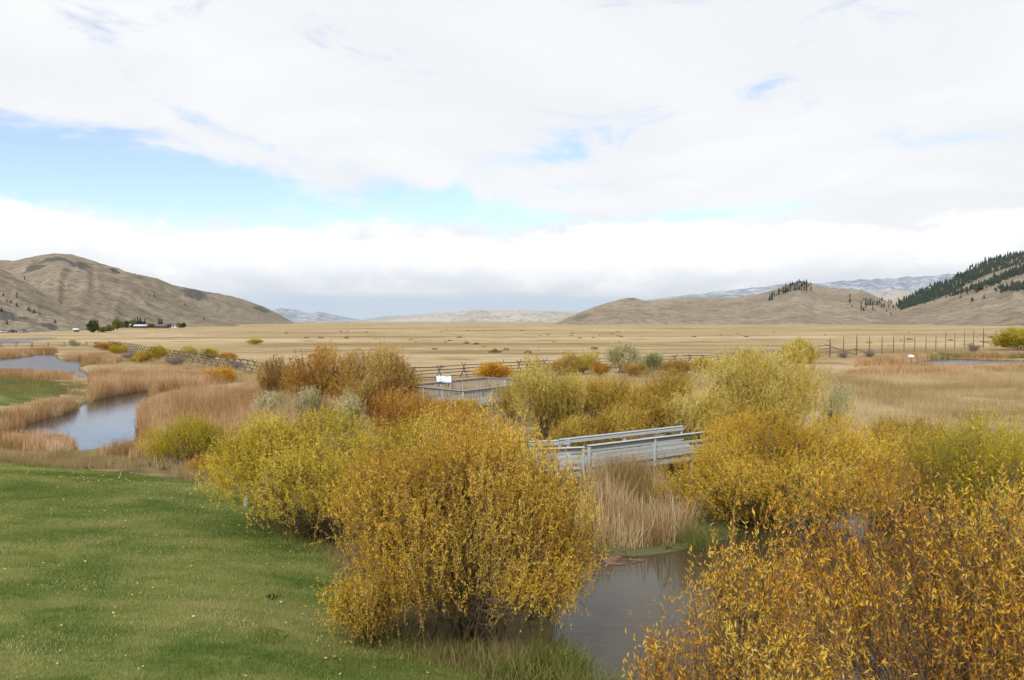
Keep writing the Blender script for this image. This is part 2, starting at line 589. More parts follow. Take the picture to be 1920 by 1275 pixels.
# ------------------------------------------------------------------ hills
def hill_mat(name, ca, cb, cr, scrub=0.5, snow=0.0, sc_=0.02, blue=None):
    m, g, out = new_mat(name)
    p = pos(g)
    a = g.noise(p, sc_ * 0.35, 6, 0.62, 0.5)
    mp = g.n('ShaderNodeMapping', ins={0: p, 3: (1, 1, 0.25)}).outputs[0]
    b = g.noise(mp, sc_ * 2.0, 7, 0.66, 0.4)
    dots = g.noise(p, sc_ * 9.0, 3, 0.6)
    rock = tint(g)
    c = g.mix(g.ss(a, 0.36, 0.64), (*ca, 1), (*cb, 1))
    c = g.mix(g.m('MULTIPLY', g.ss(b, 0.50, 0.60), scrub), c, tuple(x * 0.50 for x in ca) + (1,))
    str_ = g.noise(g.n('ShaderNodeMapping', ins={0: p, 3: (1, 0.22, 0.22)}).outputs[0], sc_ * 5.0, 5, 0.65, 0.6)
    c = g.mix(g.m('MULTIPLY', g.ss(str_, 0.50, 0.62), 0.55), c, tuple(x * 0.62 for x in ca) + (1,))
    c = g.mix(g.m('MULTIPLY', g.ss(dots, 0.57, 0.63), scrub), c, (0.085, 0.078, 0.055, 1))
    rk = g.m('MULTIPLY', g.ss(g.m('ADD', rock, g.m('MULTIPLY', g.m('SUBTRACT', b, 0.5), 1.6)), 0.45, 0.62), 0.85)
    c = g.mix(rk, c, (*cr, 1))
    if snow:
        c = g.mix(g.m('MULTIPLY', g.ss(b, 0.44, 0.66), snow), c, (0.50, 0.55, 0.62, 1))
    principled(g, out, c, 0.95, 0.05, b, 0.6, 0.2 / sc_ * 0.1)
    return m


HILLS = {}


def hill(name, label, ridge, foot_y, mat, seed, rough=0.05, gully=0.10, prof=1.15, back=0.8, nu=170, nv=48, rocks=(), footz=-1.0, lean=0.0):
    """ridge: (px, py, depth) points of the crest; foot_y: (px, depth) of the near foot; a back slope falls away behind"""
    rp = np.array([r[0] for r in ridge], float)
    us = np.linspace(rp[0], rp[-1], nu)
    py = np.interp(us, rp, [r[1] for r in ridge]); Yr = np.interp(us, rp, [r[2] for r in ridge])
    k = np.ones(5) / 5
    py = np.convolve(np.pad(py, 2, mode='edge'), k, 'valid')
    rg = np.array([P(a, b, c) for a, b, c in zip(us, py, Yr)])
    fy = np.interp(us, [f[0] for f in foot_y], [f[1] for f in foot_y])
    fx = (us - 960.0) / F * fy
    ft = np.stack([fx + lean * (rg[:, 0] - fx), fy, np.full(nu, footz)], -1)
    v = np.linspace(0, 1, nv)
    vb = np.linspace(0, 1, 14)[1:]
    size = np.median(rg[:, 2]) + 1e-6
    dep = np.median(Yr)
    rows, rk = [], []
    for t in v:
        q = ft * (1 - t) + rg * t
        z = footz + (rg[:, 2] - footz) * (t ** prof)
        gx = us * 0.018
        gl = 1 - np.abs(2 * fbm(gx * 1.6 + 1.6 * t * (fbm(us * 0.012, us * 0 + t * 2, seed + 5, 2) - 0.5), np.full(nu, t * 0.9), seed, 5, 0.55) - 1)
        gl = gl ** 2
        env = np.clip(4 * t * (1 - t), 0, 1) ** 0.8
        z = z - (gl - 0.45) * gully * np.maximum(rg[:, 2], 0) * env
        z = z + (fbm(us * 0.09, np.full(nu, t * 14), seed + 3, 4) - 0.5) * rough * np.maximum(rg[:, 2], 0) * np.clip(t * 3, 0, 1)
        rows.append(np.stack([q[:, 0], q[:, 1], z], -1))
        mk = np.zeros(nu)
        for (rx, ry, ra, rb) in rocks:            # rocky ground: (crest px, share of the slope, radii)
            mk = np.maximum(mk, np.exp(-(((us - rx) / ra) ** 2 + ((t - ry) / rb) ** 2)))
        rk.append(mk)
    for t in vb:
        q = rows[nv - 1].copy()
        q[:, 1] += t * back * dep * 0.35
        q[:, 0] += t * back * dep * 0.35 * (us - 960.0) / F
        q[:, 2] = rows[nv - 1][:, 2] * (1 - t ** 1.3) + footz * t
        rows.append(q); rk.append(np.zeros(nu))
    V = np.stack(rows)
    n, m_ = V.shape[:2]
    I, J = np.meshgrid(np.arange(n - 1), np.arange(m_ - 1), indexing='ij')
    a = (I * m_ + J).ravel()
    Fc = np.stack([a, a + 1, a + m_ + 1, a + m_], -1)
    o = Geo().add(V.reshape(-1, 3), Fc, np.concatenate(rk)).build(name, mat, smooth=True)
    tag(o, label, 'hill', kind='structure')
    HILLS[label] = (V[:nv], us)
    return V[:nv], us


H_TAN = hill_mat('butte_grass', (0.205, 0.168, 0.122), (0.275, 0.228, 0.170), (0.070, 0.066, 0.064), 0.72, 0, 0.03)
H_RIGHT = hill_mat('knob_grass', (0.225, 0.184, 0.132), (0.30, 0.248, 0.185), (0.12, 0.11, 0.085), 0.55, 0, 0.02)
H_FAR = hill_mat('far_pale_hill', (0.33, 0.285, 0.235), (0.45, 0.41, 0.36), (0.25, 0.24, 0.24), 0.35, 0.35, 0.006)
H_HAZE_BLUE = hill_mat('far_haze_blue_mountain', (0.19, 0.22, 0.26), (0.25, 0.28, 0.32), (0.2, 0.22, 0.25), 0.3, 0.75, 0.004)  # blue of distant haze painted into the base colours, on top of the air volume

second = hill('hill', 'brown hill with a dark outcrop behind the big left butte',
     [(150, 520, 1500), (220, 507, 1500), (253, 513, 1550), (293, 522, 1650), (333, 537, 1750), (360, 541, 1800), (377, 545, 1850), (413, 551, 2000), (433, 555, 2050),
      (467, 565, 2200), (500, 577, 2300), (523, 589, 2350), (547, 603, 2350), (575, 612, 2350)],
     [(150, 1100), (300, 1150), (450, 1300), (575, 1600)], H_TAN, 11, 0.035, 0.06, 1.05,
     rocks=((365, 0.84, 30, 0.22), (490, 0.75, 18, 0.2), (255, 0.93, 16, 0.06)))
butte = hill('hill', 'large smooth brown butte at the left with rocks below its top',
     [(-420, 470, 900), (-200, 482, 950), (-40, 487, 980), (30, 489, 1000), (60, 482, 1000), (90, 476, 1000), (115, 474, 1000), (140, 478, 1010), (173, 489, 1020), (213, 500, 1030),
      (240, 510, 1030), (253, 515, 1030), (287, 535, 1020), (333, 557, 1010), (367, 573, 1000), (400, 588, 990), (430, 603, 980), (455, 613, 960)],
     [(-420, 420), (0, 470), (180, 560), (300, 690), (455, 860)], H_TAN, 4, 0.03, 0.065, 1.12, lean=0.0,
     rocks=((65, 0.80, 22, 0.08), (105, 0.88, 30, 0.06), (150, 0.84, 24, 0.07), (215, 0.93, 14, 0.05)))
spur = hill('hill', 'lower grassy spur in front of the left butte',
     [(-420, 440, 600), (-200, 460, 610), (-60, 485, 620), (0, 502, 620), (33, 520, 620), (67, 540, 610), (100, 565, 600), (133, 588, 580), (165, 612, 540), (190, 617, 520)],
     [(-420, 330), (0, 375), (100, 400), (190, 430)], H_TAN, 8, 0.04, 0.06, 1.1, rocks=((0, 0.25, 50, 0.10), (95, 0.2, 20, 0.1)))
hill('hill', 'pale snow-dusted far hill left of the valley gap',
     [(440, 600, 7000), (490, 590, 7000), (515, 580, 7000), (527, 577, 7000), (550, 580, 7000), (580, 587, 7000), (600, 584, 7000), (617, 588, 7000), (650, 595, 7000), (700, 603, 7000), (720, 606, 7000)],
     [(440, 5200), (720, 5200)], H_HAZE_BLUE, 31, 0.10, 0.25)
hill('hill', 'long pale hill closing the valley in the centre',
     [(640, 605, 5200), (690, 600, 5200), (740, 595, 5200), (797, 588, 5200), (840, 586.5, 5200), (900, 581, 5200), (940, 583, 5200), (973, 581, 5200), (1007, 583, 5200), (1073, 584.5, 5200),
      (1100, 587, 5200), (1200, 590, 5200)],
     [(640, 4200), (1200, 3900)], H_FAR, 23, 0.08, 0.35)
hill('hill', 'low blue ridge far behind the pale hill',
     [(660, 606, 9000), (690, 598, 9000), (723, 593, 9000), (752, 591.5, 9000), (790, 596, 9000), (830, 604, 9000)], [(660, 7500), (830, 7500)], H_HAZE_BLUE, 29, 0.05, 0.1)
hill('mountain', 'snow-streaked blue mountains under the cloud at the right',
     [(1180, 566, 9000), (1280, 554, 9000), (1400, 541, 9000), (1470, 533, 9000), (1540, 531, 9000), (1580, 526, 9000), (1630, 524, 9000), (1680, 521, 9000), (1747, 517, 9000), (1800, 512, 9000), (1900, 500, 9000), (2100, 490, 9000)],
     [(1180, 6500), (2100, 6000)], H_HAZE_BLUE, 37, 0.06, 0.25, 1.0)
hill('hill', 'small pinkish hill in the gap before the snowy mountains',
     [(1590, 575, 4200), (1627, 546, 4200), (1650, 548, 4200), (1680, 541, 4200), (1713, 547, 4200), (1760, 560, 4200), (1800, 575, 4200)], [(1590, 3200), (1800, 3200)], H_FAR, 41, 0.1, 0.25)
knob = hill('hill', 'tan hill with a tree-dotted rocky knob right of the valley',
     [(1010, 613, 1500), (1040, 608, 1500), (1070, 593, 1560), (1107, 578, 1620), (1140, 567, 1680), (1173, 559, 1720), (1187, 557, 1730), (1200, 561, 1740), (1213, 565, 1750), (1240, 562, 1780), (1270, 558, 1800),
      (1330, 557, 1850), (1363, 558, 1880), (1397, 557, 1900), (1430, 549, 1900), (1447, 546, 1900), (1467, 538, 1900), (1493, 528, 1900), (1510, 526, 1900), (1520, 532, 1900), (1540, 537, 1900), (1580, 542, 1900),
      (1613, 543, 1890), (1627, 549, 1880), (1647, 557, 1870), (1673, 570, 1850), (1687, 578, 1830), (1707, 589, 1800), (1735, 604, 1750)],
     [(1010, 1350), (1200, 1250), (1500, 1150), (1735, 1250)], H_RIGHT, 15, 0.035, 0.08, 1.1,
     rocks=((1493, 0.88, 36, 0.18), (1640, 0.72, 25, 0.15), (1187, 0.97, 8, 0.04), (1090, 0.6, 20, 0.2)))
mount = hill('mountain', 'forested dark ridge at the right edge',
     [(1640, 603, 2000), (1688, 571, 2000), (1713, 556, 2000), (1747, 539, 2000), (1780, 528, 2000), (1813, 511, 2000), (1847, 493, 2000), (1880, 482, 2000), (1913, 477, 2000), (1960, 470, 2000), (2150, 440, 2000), (2400, 430, 2000)],
     [(1640, 1500), (1900, 1300), (2400, 1100)], H_RIGHT, 19, 0.05, 0.08, 1.0, rocks=())
slope = hill('hill', 'bare tan slope with strips of conifers in front of the forested ridge',
     [(1650, 606, 1450), (1690, 580, 1450), (1747, 564, 1450), (1780, 551, 1450), (1815, 533, 1450), (1847, 517, 1450), (1880, 504, 1450), (1920, 492, 1450), (2100, 450, 1450), (2400, 440, 1450)],
     [(1650, 1150), (1900, 900), (2400, 700)], H_RIGHT, 27, 0.03, 0.07, 1.05)

# ------------------------------------------------------------------ vegetation: shrubs
def unit(a):
    return a / np.maximum(np.linalg.norm(a, axis=-1, keepdims=True), 1e-9)


def waves(d, rng, k=4.0, n=9):
    """smooth noise over vectors, about -1..1"""
    K = rng.normal(size=(n, 3)) * k
    ph = rng.uniform(0, 6.28, n)
    return np.cos(d @ K.T + ph).sum(-1) / (n ** 0.5) / 1.3


def tubes(Pn, Rn, sides=4):
    """Pn (n,k,3) centre lines, Rn (n,k) radii -> verts, quads"""
    n, k, _ = Pn.shape
    T = unit(np.gradient(Pn, axis=1))
    ref = np.where(np.abs(T[..., 2:3]) > 0.9, np.array([1.0, 0, 0]), np.array([0, 0, 1.0]))
    A = unit(np.cross(T, ref)); B = np.cross(T, A)
    an = np.linspace(0, 2 * math.pi, sides, endpoint=False)
    V = Pn[:, :, None, :] + Rn[:, :, None, None] * (A[:, :, None, :] * np.cos(an)[None, None, :, None] + B[:, :, None, :] * np.sin(an)[None, None, :, None])
    idx = np.arange(n * k * sides).reshape(n, k, sides)
    a = idx[:, :-1]; b = idx[:, 1:]
    Fq = np.stack([a, np.roll(a, -1, 2), np.roll(b, -1, 2), b], -1).reshape(-1, 4)
    return V.reshape(-1, 3), Fq


def leaf_quads(p, d, ln, wd, rng):
    """flat lance-shaped leaves: 4 vertices each"""
    n = len(p)
    s = unit(np.cross(d, rng.normal(size=(n, 3))))
    m = p + d * (ln * 0.45)[:, None]
    V = np.stack([p, m + s * (wd / 2)[:, None], p + d * ln[:, None], m - s * (wd / 2)[:, None]], 1).reshape(-1, 3)
    i = np.arange(n)[:, None] * 4
    return V, i + np.array([[0, 1, 2, 3]])


def leaf_tris(p, d, ln, wd, rng):
    """leaves two or three pixels long: one slim triangle each"""
    n = len(p)
    s = unit(np.cross(d, rng.normal(size=(n, 3))))
    V = np.stack([p - s * (wd * 0.35)[:, None], p + d * (ln * 0.4)[:, None] + s * (wd * 0.75)[:, None], p + d * ln[:, None]], 1).reshape(-1, 3)
    return V, np.arange(n)[:, None] * 3 + np.array([[0, 1, 2]])


def leaf_folded(p, d, ln, wd, rng):
    """near leaves: folded along the midrib and curved, 6 vertices, 4 triangles + tip"""
    n = len(p)
    s = unit(np.cross(d, rng.normal(size=(n, 3))))
    nn = np.cross(s, d)
    L = ln[:, None]; Wd = wd[:, None]
    v0 = p
    l = p + d * L * 0.42 + s * Wd * 0.5 + nn * Wd * 0.22
    r = p + d * L * 0.42 - s * Wd * 0.5 + nn * Wd * 0.22
    mid = p + d * L * 0.5
    tip = p + d * L - nn * L * 0.16
    V = np.stack([v0, l, mid, r, tip], 1).reshape(-1, 3)
    i = np.arange(n)[:, None, None] * 5
    Fc = (i + np.array([[[0, 2, 1], [0, 3, 2], [1, 2, 4], [2, 3, 4]]])).reshape(-1, 3)
    return V, Fc


BARK = plain_mat('willow_bark', (0.165, 0.122, 0.075), 0.9, 0.3, 20)
BARK_RED = plain_mat('red_twig_bark', (0.185, 0.115, 0.060), 0.7, 0.3, 20)


def shrub(name, label, base, rx, ry, h, ntw, nl, ll, lw, mat, seed, cat='shrub', group=None, bark=None, zc=0.40, lo=0.10, lump=0.20, up=0.75,
          shell=0.40, nst=16, wild=0.35, twl=(0.35, 0.8), sprig=0.18, freq=2.2, lean=(0, 0), near=False, tvar=0.28, singles=0, branch=0.35, cut=None, stem_r=0.022, lobes=13, tbias=0.0):
    rng = np.random.default_rng(seed)
    root = empty(name, base)
    tag(root, label, cat, group)
    bark = bark or BARK
    # the crown is a heap of lobes, each fed by its own stems, of uneven size and height
    lr = np.random.default_rng(seed + 50)
    nlb = lobes
    cd = unit(lr.normal(size=(nlb, 3)))
    cd[:, 2] = np.abs(cd[:, 2]) * lr.choice([1, 1, 1, -0.55], nlb)
    cr = lr.uniform(0.30, 0.52, nlb)
    cc = cd * (1.10 - cr)[:, None] * lr.uniform(0.80, 1.15, nlb)[:, None]
    cc = np.concatenate([cc, [[0, 0, 0.0]]]); cr = np.concatenate([cr, [0.72]])
    wgt = cr ** 2; wgt[-1] *= 0.7
    ntw = int(ntw * 1.2)
    li = lr.choice(nlb + 1, ntw, p=wgt / wgt.sum())
    d = unit(rng.normal(size=(ntw, 3)))
    Rr = 1 + lump * waves(d + li[:, None] * 3.1, np.random.default_rng(seed + 1), 3.0) + 0.5 * lump * waves(d + li[:, None], np.random.default_rng(seed + 2), 8.0)
    s = shell + (1 - shell) * rng.uniform(size=ntw) ** 0.6
    q = cc[li] + d * (cr[li] * Rr * s)[:, None]
    keep = q[:, 2] > -0.86
    # hollows between the clumps
    keep &= waves(q, np.random.default_rng(seed + 6), 5.5) > -0.85 + 0.25 * rng.normal(size=ntw)
    q, d, s, li = q[keep], d[keep], s[keep], li[keep]
    n = len(q)
    tip = np.stack([rx * q[:, 0] + lean[0] * np.maximum(q[:, 2], 0), ry * q[:, 1] + lean[1] * np.maximum(q[:, 2], 0),
                    zc * h + np.where(q[:, 2] > 0, (1 - zc) * h, (zc - lo) * h) * q[:, 2]], -1)
    outw = unit(tip - np.array([0, 0, zc * h * 0.3]))
    L = rng.uniform(twl[0], twl[1], n)
    dr = unit(outw * (1 - up) + np.array([0, 0, up]) + wild * rng.normal(size=(n, 3)))
    sp = rng.uniform(size=n) < sprig
    ext = np.where(sp, rng.uniform(0.15, 0.6, n), 0) * min(1.0, h / 2.5)
    tip = tip + dr * ext[:, None]
    L = L + ext
    ok = tip[:, 2] > 0.06
    if cut is not None:
        ok &= cut(tip + np.array(base))
    tip, dr, L, s, d, li = tip[ok], dr[ok], L[ok], s[ok], d[ok], li[ok]
    n = len(tip)
    tb = tip - dr * L[:, None]
    tb[:, 2] = np.maximum(tb[:, 2], 0.04)
    lt0 = 0.10 * np.random.default_rng(seed + 8).normal(size=nlb + 1)
    twt = 0.5 + tbias + lt0[li] + 0.8 * tvar * waves(tip, np.random.default_rng(seed + 3), freq) + 0.12 * rng.normal(size=n)
    # leaves along each twig
    k = rng.poisson(nl * (1.0 if near else 1.35), n)
    ti = np.repeat(np.arange(n), k)
    t = rng.uniform(0.08, 1.02, len(ti))
    p = tb[ti] + (tip - tb)[ti] * t[:, None] + rng.normal(size=(len(ti), 3)) * 0.008
    ld = unit(dr[ti] * 0.75 + 0.62 * unit(rng.normal(size=(len(ti), 3))))
    ln = ll * rng.uniform(0.6, 1.25, len(ti))
    wd = lw * rng.uniform(0.7, 1.25, len(ti))
    lt = np.clip(twt[ti] + 0.13 * rng.normal(size=len(ti)), 0.01, 0.99)
    if singles:
        # the leaves that show largest: nearest to the camera and on the outside of the crown
        wp = p + np.array(base)
        dist = np.linalg.norm(wp - np.array([0, 0, CZ]), axis=1)
        prj = np.stack([wp[:, 0] / wp[:, 1], (wp[:, 2] - CZ) / wp[:, 1]], -1)
        seen = (np.abs(prj[:, 0]) < 0.66) & (prj[:, 1] > -0.44)
        score = np.where(seen, ln / dist, 0)
        pick = np.argsort(-score)[:singles]
        keep = np.ones(len(p), bool); keep[pick] = False
        variants = []
        for kk in range(8):
            v, f = leaf_folded(np.zeros((1, 3)), np.array([[1.0, 0, 0]]), np.array([1.0]), np.array([lw / ll * (0.8 + 0.06 * kk)]), np.random.default_rng(kk + 5))
            variants.append(Geo().add(v, f, 0.15 + 0.1 * kk).mesh('leaf', mat))
        for i in pick:
            x = Vector(ld[i]); 
            M = Matrix.Translation(p[i]) @ x.to_track_quat('X', 'Z').to_matrix().to_4x4() @ Matrix.Rotation(rng.uniform(0, 6.28), 4, 'X') @ Matrix.Scale(ln[i], 4)
            link('leaf', variants[int(np.clip((lt[i] - 0.1) * 10, 0, 7))], root, mat4=M)
        p, ld, ln, wd, lt = p[keep], ld[keep], ln[keep], wd[keep], lt[keep]
    if near:
        V, Fc = leaf_folded(p, ld, ln, wd, rng)
        o = Geo().add(V, Fc, np.repeat(lt, 5)).build('foliage', mat, root)
    elif base[1] > 13.6:
        V, Fc = leaf_tris(p, ld, ln, wd, rng)
        o = Geo().add(V, Fc, np.repeat(lt, 3)).build('foliage', mat, root)
    else:
        V, Fc = leaf_quads(p, ld, ln, wd, rng)
        o = Geo().add(V, Fc, np.repeat(lt, 4)).build('foliage', mat, root)
    o['kind'] = 'stuff'
    # stems fan out from the base
    gs = Geo()
    cand = np.argsort(-(s + 0.3 * rng.uniform(size=n)))[:max(nst * 3, nst)]
    ends = tip[rng.choice(cand, min(nst, len(cand)), replace=False)]
    ns = len(ends)
    b0 = np.stack([rng.normal(size=ns) * rx * 0.12, rng.normal(size=ns) * ry * 0.12, np.full(ns, -0.25)], -1)
    ctl = np.stack([ends[:, 0] * 0.30 + b0[:, 0], ends[:, 1] * 0.30 + b0[:, 1], np.maximum(ends[:, 2] * 0.62, 0.15)], -1)
    tt = np.linspace(0, 1, 8)[None, :, None]
    cl = (1 - tt) ** 2 * b0[:, None] + 2 * tt * (1 - tt) * ctl[:, None] + tt ** 2 * ends[:, None]
    cl = cl + rng.normal(size=cl.shape) * 0.018 * tt * h / 3
    rad = stem_r * rng.uniform(0.6, 1.25, ns)[:, None] * (1 - 0.82 * tt[0, :, 0][None, :])
    gs.add(*tubes(cl, rad, 5), 0.5)
    # side branches from the stems to the twigs
    nb = int(n * (branch if base[1] < 25 else branch * 0.45))
    if nb:
        bi = rng.choice(n, nb, replace=False)
        pts = cl[:, 1:].reshape(-1, 3)
        e = tb[bi]
        dd = np.linalg.norm(e[:, None] - pts[None], axis=2) + np.where(pts[None, :, 2] > e[:, None, 2] - 0.05, 5.0, 0.0)
        a = pts[np.argmin(dd, 1)]
        near_ = np.linalg.norm(a - e, axis=1) < 1.3
        a, e, bi = a[near_], e[near_], bi[near_]
        nb = len(bi)
        mid = (a + e) / 2 + rng.normal(size=a.shape) * 0.05 + np.array([0, 0, -0.03])
        c3 = np.stack([a, mid, e, tip[bi]], 1)
        rr = np.array([0.0075, 0.0055, 0.0036, 0.0018]) * (stem_r / 0.022)
        gs.add(*tubes(c3, np.repeat(rr[None], nb, 0), 3), 0.5)
    rest = np.setdiff1d(np.arange(n), bi) if nb else np.arange(n)
    if base[1] < 18:
        c2 = np.stack([tb[rest], tip[rest]], 1)
        gs.add(*tubes(c2, np.repeat(np.array([[0.0042, 0.002]]) * (1.0 if near else stem_r / 0.022), len(rest), 0), 3), 0.5)
    o = gs.build('branches', bark, root)
    o['kind'] = 'stuff'
    return root


def pal(*cols):
    n = len(cols)
    return [(i / (n - 1) * 0.8 + 0.1, c) for i, c in enumerate(cols)]


L_GOLD = leaf_mat('golden_willow_leaf', pal((0.28, 0.172, 0.022), (0.49, 0.302, 0.027), (0.64, 0.395, 0.032), (0.72, 0.48, 0.050), (0.76, 0.57, 0.12)), 0.45)
L_LIME = leaf_mat('yellow_green_willow_leaf', pal((0.26, 0.200, 0.022), (0.42, 0.335, 0.030), (0.56, 0.430, 0.036), (0.66, 0.51, 0.06), (0.72, 0.58, 0.14)), 0.42)
L_ORANGE = leaf_mat('orange_willow_leaf', pal((0.25, 0.110, 0.016), (0.43, 0.207, 0.018), (0.60, 0.315, 0.020), (0.71, 0.420, 0.028), (0.66, 0.50, 0.085)), 0.38)
L_RUST = leaf_mat('rust_leaf', pal((0.22, 0.090, 0.026), (0.34, 0.155, 0.030), (0.45, 0.230, 0.034), (0.56, 0.33, 0.045), (0.60, 0.42, 0.09)), 0.4)
L_BROWN = leaf_mat('brown_gold_leaf', pal((0.26, 0.165, 0.032), (0.40, 0.270, 0.040), (0.53, 0.360, 0.050), (0.62, 0.45, 0.08), (0.66, 0.53, 0.16)), 0.42)
L_PALE = leaf_mat('pale_willow_leaf', pal((0.28, 0.208, 0.042), (0.43, 0.325, 0.058), (0.56, 0.428, 0.082), (0.65, 0.52, 0.13), (0.71, 0.61, 0.26)), 0.42)
L_SAGE = leaf_mat('grey_green_leaf', pal((0.24, 0.23, 0.09), (0.36, 0.34, 0.15), (0.47, 0.44, 0.22), (0.57, 0.53, 0.31), (0.66, 0.62, 0.43)), 0.35)
L_GREEN = leaf_mat('green_gold_leaf', pal((0.22, 0.190, 0.018), (0.37, 0.315, 0.024), (0.49, 0.400, 0.030), (0.59, 0.46, 0.042), (0.66, 0.53, 0.09)), 0.45)
L_MIX = leaf_mat('olive_gold_willow_leaf', pal((0.26, 0.170, 0.022), (0.45, 0.298, 0.028), (0.60, 0.398, 0.034), (0.70, 0.49, 0.055), (0.75, 0.58, 0.14)), 0.45)
L_TAN = leaf_mat('tan_russet_leaf', pal((0.24, 0.140, 0.040), (0.37, 0.225, 0.052), (0.48, 0.305, 0.070), (0.56, 0.39, 0.11), (0.62, 0.48, 0.20)), 0.4)
L_TREE = leaf_mat('dark_green_leaf', pal((0.040, 0.065, 0.015), (0.070, 0.100, 0.022), (0.11, 0.14, 0.03)), 0.2)
L_GREY = leaf_mat('bare_grey_twig', pal((0.16, 0.12, 0.10), (0.22, 0.17, 0.14), (0.30, 0.24, 0.19)), 0.1)


def at(px, py, z=None):
    """ground position of a plant from the foot it shows in the photo"""
    x, y = G(px, py, 0.3)
    return (x, y, height1(x, y))


def by_depth(px, Y):
    x = (px - 960.0) / F * Y
    return (x, Y, height1(x, Y))


# the big ones near the camera
shrub('willow_shrub', 'yellow willow filling the gap between the wide willow and the big golden one', by_depth(745, 21.5), 2.0, 1.7, 3.2, 2600, 16, 0.068, 0.020, L_LIME, 130,
      zc=0.42, lo=0.06, shell=0.35, nst=30, up=0.5, lump=0.2, freq=1.3)
shrub('willow_shrub', 'big golden willow in the centre foreground beside the brown channel', by_depth(885, 13.9), 2.6, 2.3, 4.0, 5200, 27, 0.054, 0.0165, L_GOLD, 101, tbias=0.10,
      zc=0.46, lo=0.10, shell=0.30, nst=64, up=0.62, lump=0.2, sprig=0.2, freq=1.5, stem_r=0.024)
shrub('willow_shrub', 'small leafy willow at the left foot of the big golden one', by_depth(690, 13.3), 0.85, 0.7, 1.3, 560, 14, 0.060, 0.0165, L_MIX, 102, lump=0.4, sprig=0.35,
      zc=0.5, lo=0.08, shell=0.15, nst=12, up=0.45, freq=2.5, stem_r=0.012)
shrub('willow_shrub', 'wide yellow-green willow at the lawn edge hiding the planks', by_depth(580, 20.2), 2.85, 2.3, 3.55, 5600, 17, 0.066, 0.020, L_LIME, 103,
      zc=0.42, lo=0.08, shell=0.35, nst=34, up=0.5, lump=0.17, freq=1.3)
shrub('willow_shrub', 'tall orange large-leaved willow filling the lower right corner', by_depth(1790, 8.9), 2.75, 1.7, 4.25, 3200, 12, 0.066, 0.018, L_ORANGE, 104, tbias=-0.02,
      bark=BARK_RED, zc=0.55, lo=0.10, shell=0.15, nst=210, up=0.80, lump=0.12, sprig=0.2, twl=(0.35, 0.9), near=True, singles=300, freq=1.4, wild=0.28, stem_r=0.014)
shrub('willow_shrub', 'looser orange willow over the water left of the corner willow', by_depth(1375, 7.9), 1.25, 1.2, 3.45, 1350, 11, 0.064, 0.0175, L_ORANGE, 105, tbias=0.03,
      bark=BARK_RED, zc=0.60, lo=0.10, shell=0.10, nst=110, up=0.72, lump=0.22, sprig=0.3, twl=(0.35, 0.9), near=True, freq=1.6, wild=0.30, stem_r=0.013)
shrub('willow_shrub', 'large golden willow right of the footbridge', by_depth(1480, 22.6), 3.5, 2.6, 3.8, 6400, 17, 0.068, 0.021, L_MIX, 106, tvar=0.34,
      zc=0.45, lo=0.06, shell=0.35, nst=40, up=0.5, lump=0.17, freq=1.2)
shrub('willow_shrub', 'green-yellow willow at the right edge behind the orange one', by_depth(1860, 21.5), 3.0, 2.4, 3.85, 4800, 16, 0.066, 0.019, L_GREEN, 107, tbias=0.08,
      zc=0.45, lo=0.06, shell=0.35, nst=34, up=0.55, lump=0.16, freq=1.2)
shrub('willow_shrub', 'rust-orange shrub behind the yellow-green willow', by_depth(800, 31.5), 2.6, 2.4, 2.75, 2300, 15, 0.085, 0.027, L_RUST, 108,
      zc=0.42, lo=0.1, shell=0.35, nst=30, up=0.6, bark=BARK_RED, freq=1.3)
shrub('willow_shrub', 'orange willow tuft left of the bridge in front of the dark willow', by_depth(915, 28.5), 1.5, 1.3, 2.0, 1000, 15, 0.08, 0.024, L_ORANGE, 109, zc=0.4, lo=0.1, nst=20, up=0.55, freq=1.6)
shrub('willow_shrub', 'rounded olive shrub beside the narrow pond', by_depth(340, 31.0), 1.75, 1.6, 2.05, 2200, 14, 0.060, 0.016, L_GREEN, 110,
      zc=0.42, lo=0.05, shell=0.4, nst=30, up=0.7, lump=0.10, freq=1.5)
shrub('willow_shrub', 'small gold willow at the right end of the footbridge', by_depth(1375, 27.8), 1.1, 1.0, 2.7, 1100, 15, 0.07, 0.022, L_GOLD, 133, zc=0.45, lo=0.05, nst=22, up=0.6)
# middle distance
shrub('willow_shrub', 'olive-yellow willow with dark base left behind the footbridge', by_depth(1020, 36.0), 2.0, 1.8, 4.15, 2800, 14, 0.085, 0.028, L_PALE, 111, zc=0.5, lo=0.05, shell=0.3, nst=40, up=0.8, freq=1.6)
shrub('willow_shrub', 'brown-gold willow in the middle behind the footbridge', by_depth(1130, 39.0), 2.0, 1.6, 3.4, 2200, 14, 0.085, 0.028, L_BROWN, 112, zc=0.5, lo=0.05, shell=0.3, nst=30, up=0.8, freq=1.6)
shrub('willow_shrub', 'brown-gold willow right behind the footbridge', by_depth(1232, 36.5), 1.95, 1.6, 3.6, 2400, 14, 0.085, 0.028, L_BROWN, 113, zc=0.5, lo=0.05, shell=0.3, nst=34, up=0.8, freq=1.6)
shrub('willow_shrub', 'broad pale yellow willow behind the large golden one', by_depth(1415, 37.5), 4.2, 2.8, 4.35, 5200, 14, 0.088, 0.029, L_PALE, 114, tvar=0.32, tbias=0.04, zc=0.45, lo=0.06, shell=0.35, nst=50, up=0.7, lump=0.2, freq=0.9)
shrub('willow_shrub', 'tan-gold tall willow right of the russet one', by_depth(700, 46.0), 2.7, 2.5, 4.3, 2900, 14, 0.10, 0.034, L_TAN, 115, zc=0.45, lo=0.05, shell=0.35, nst=40, up=0.75, freq=1.0)
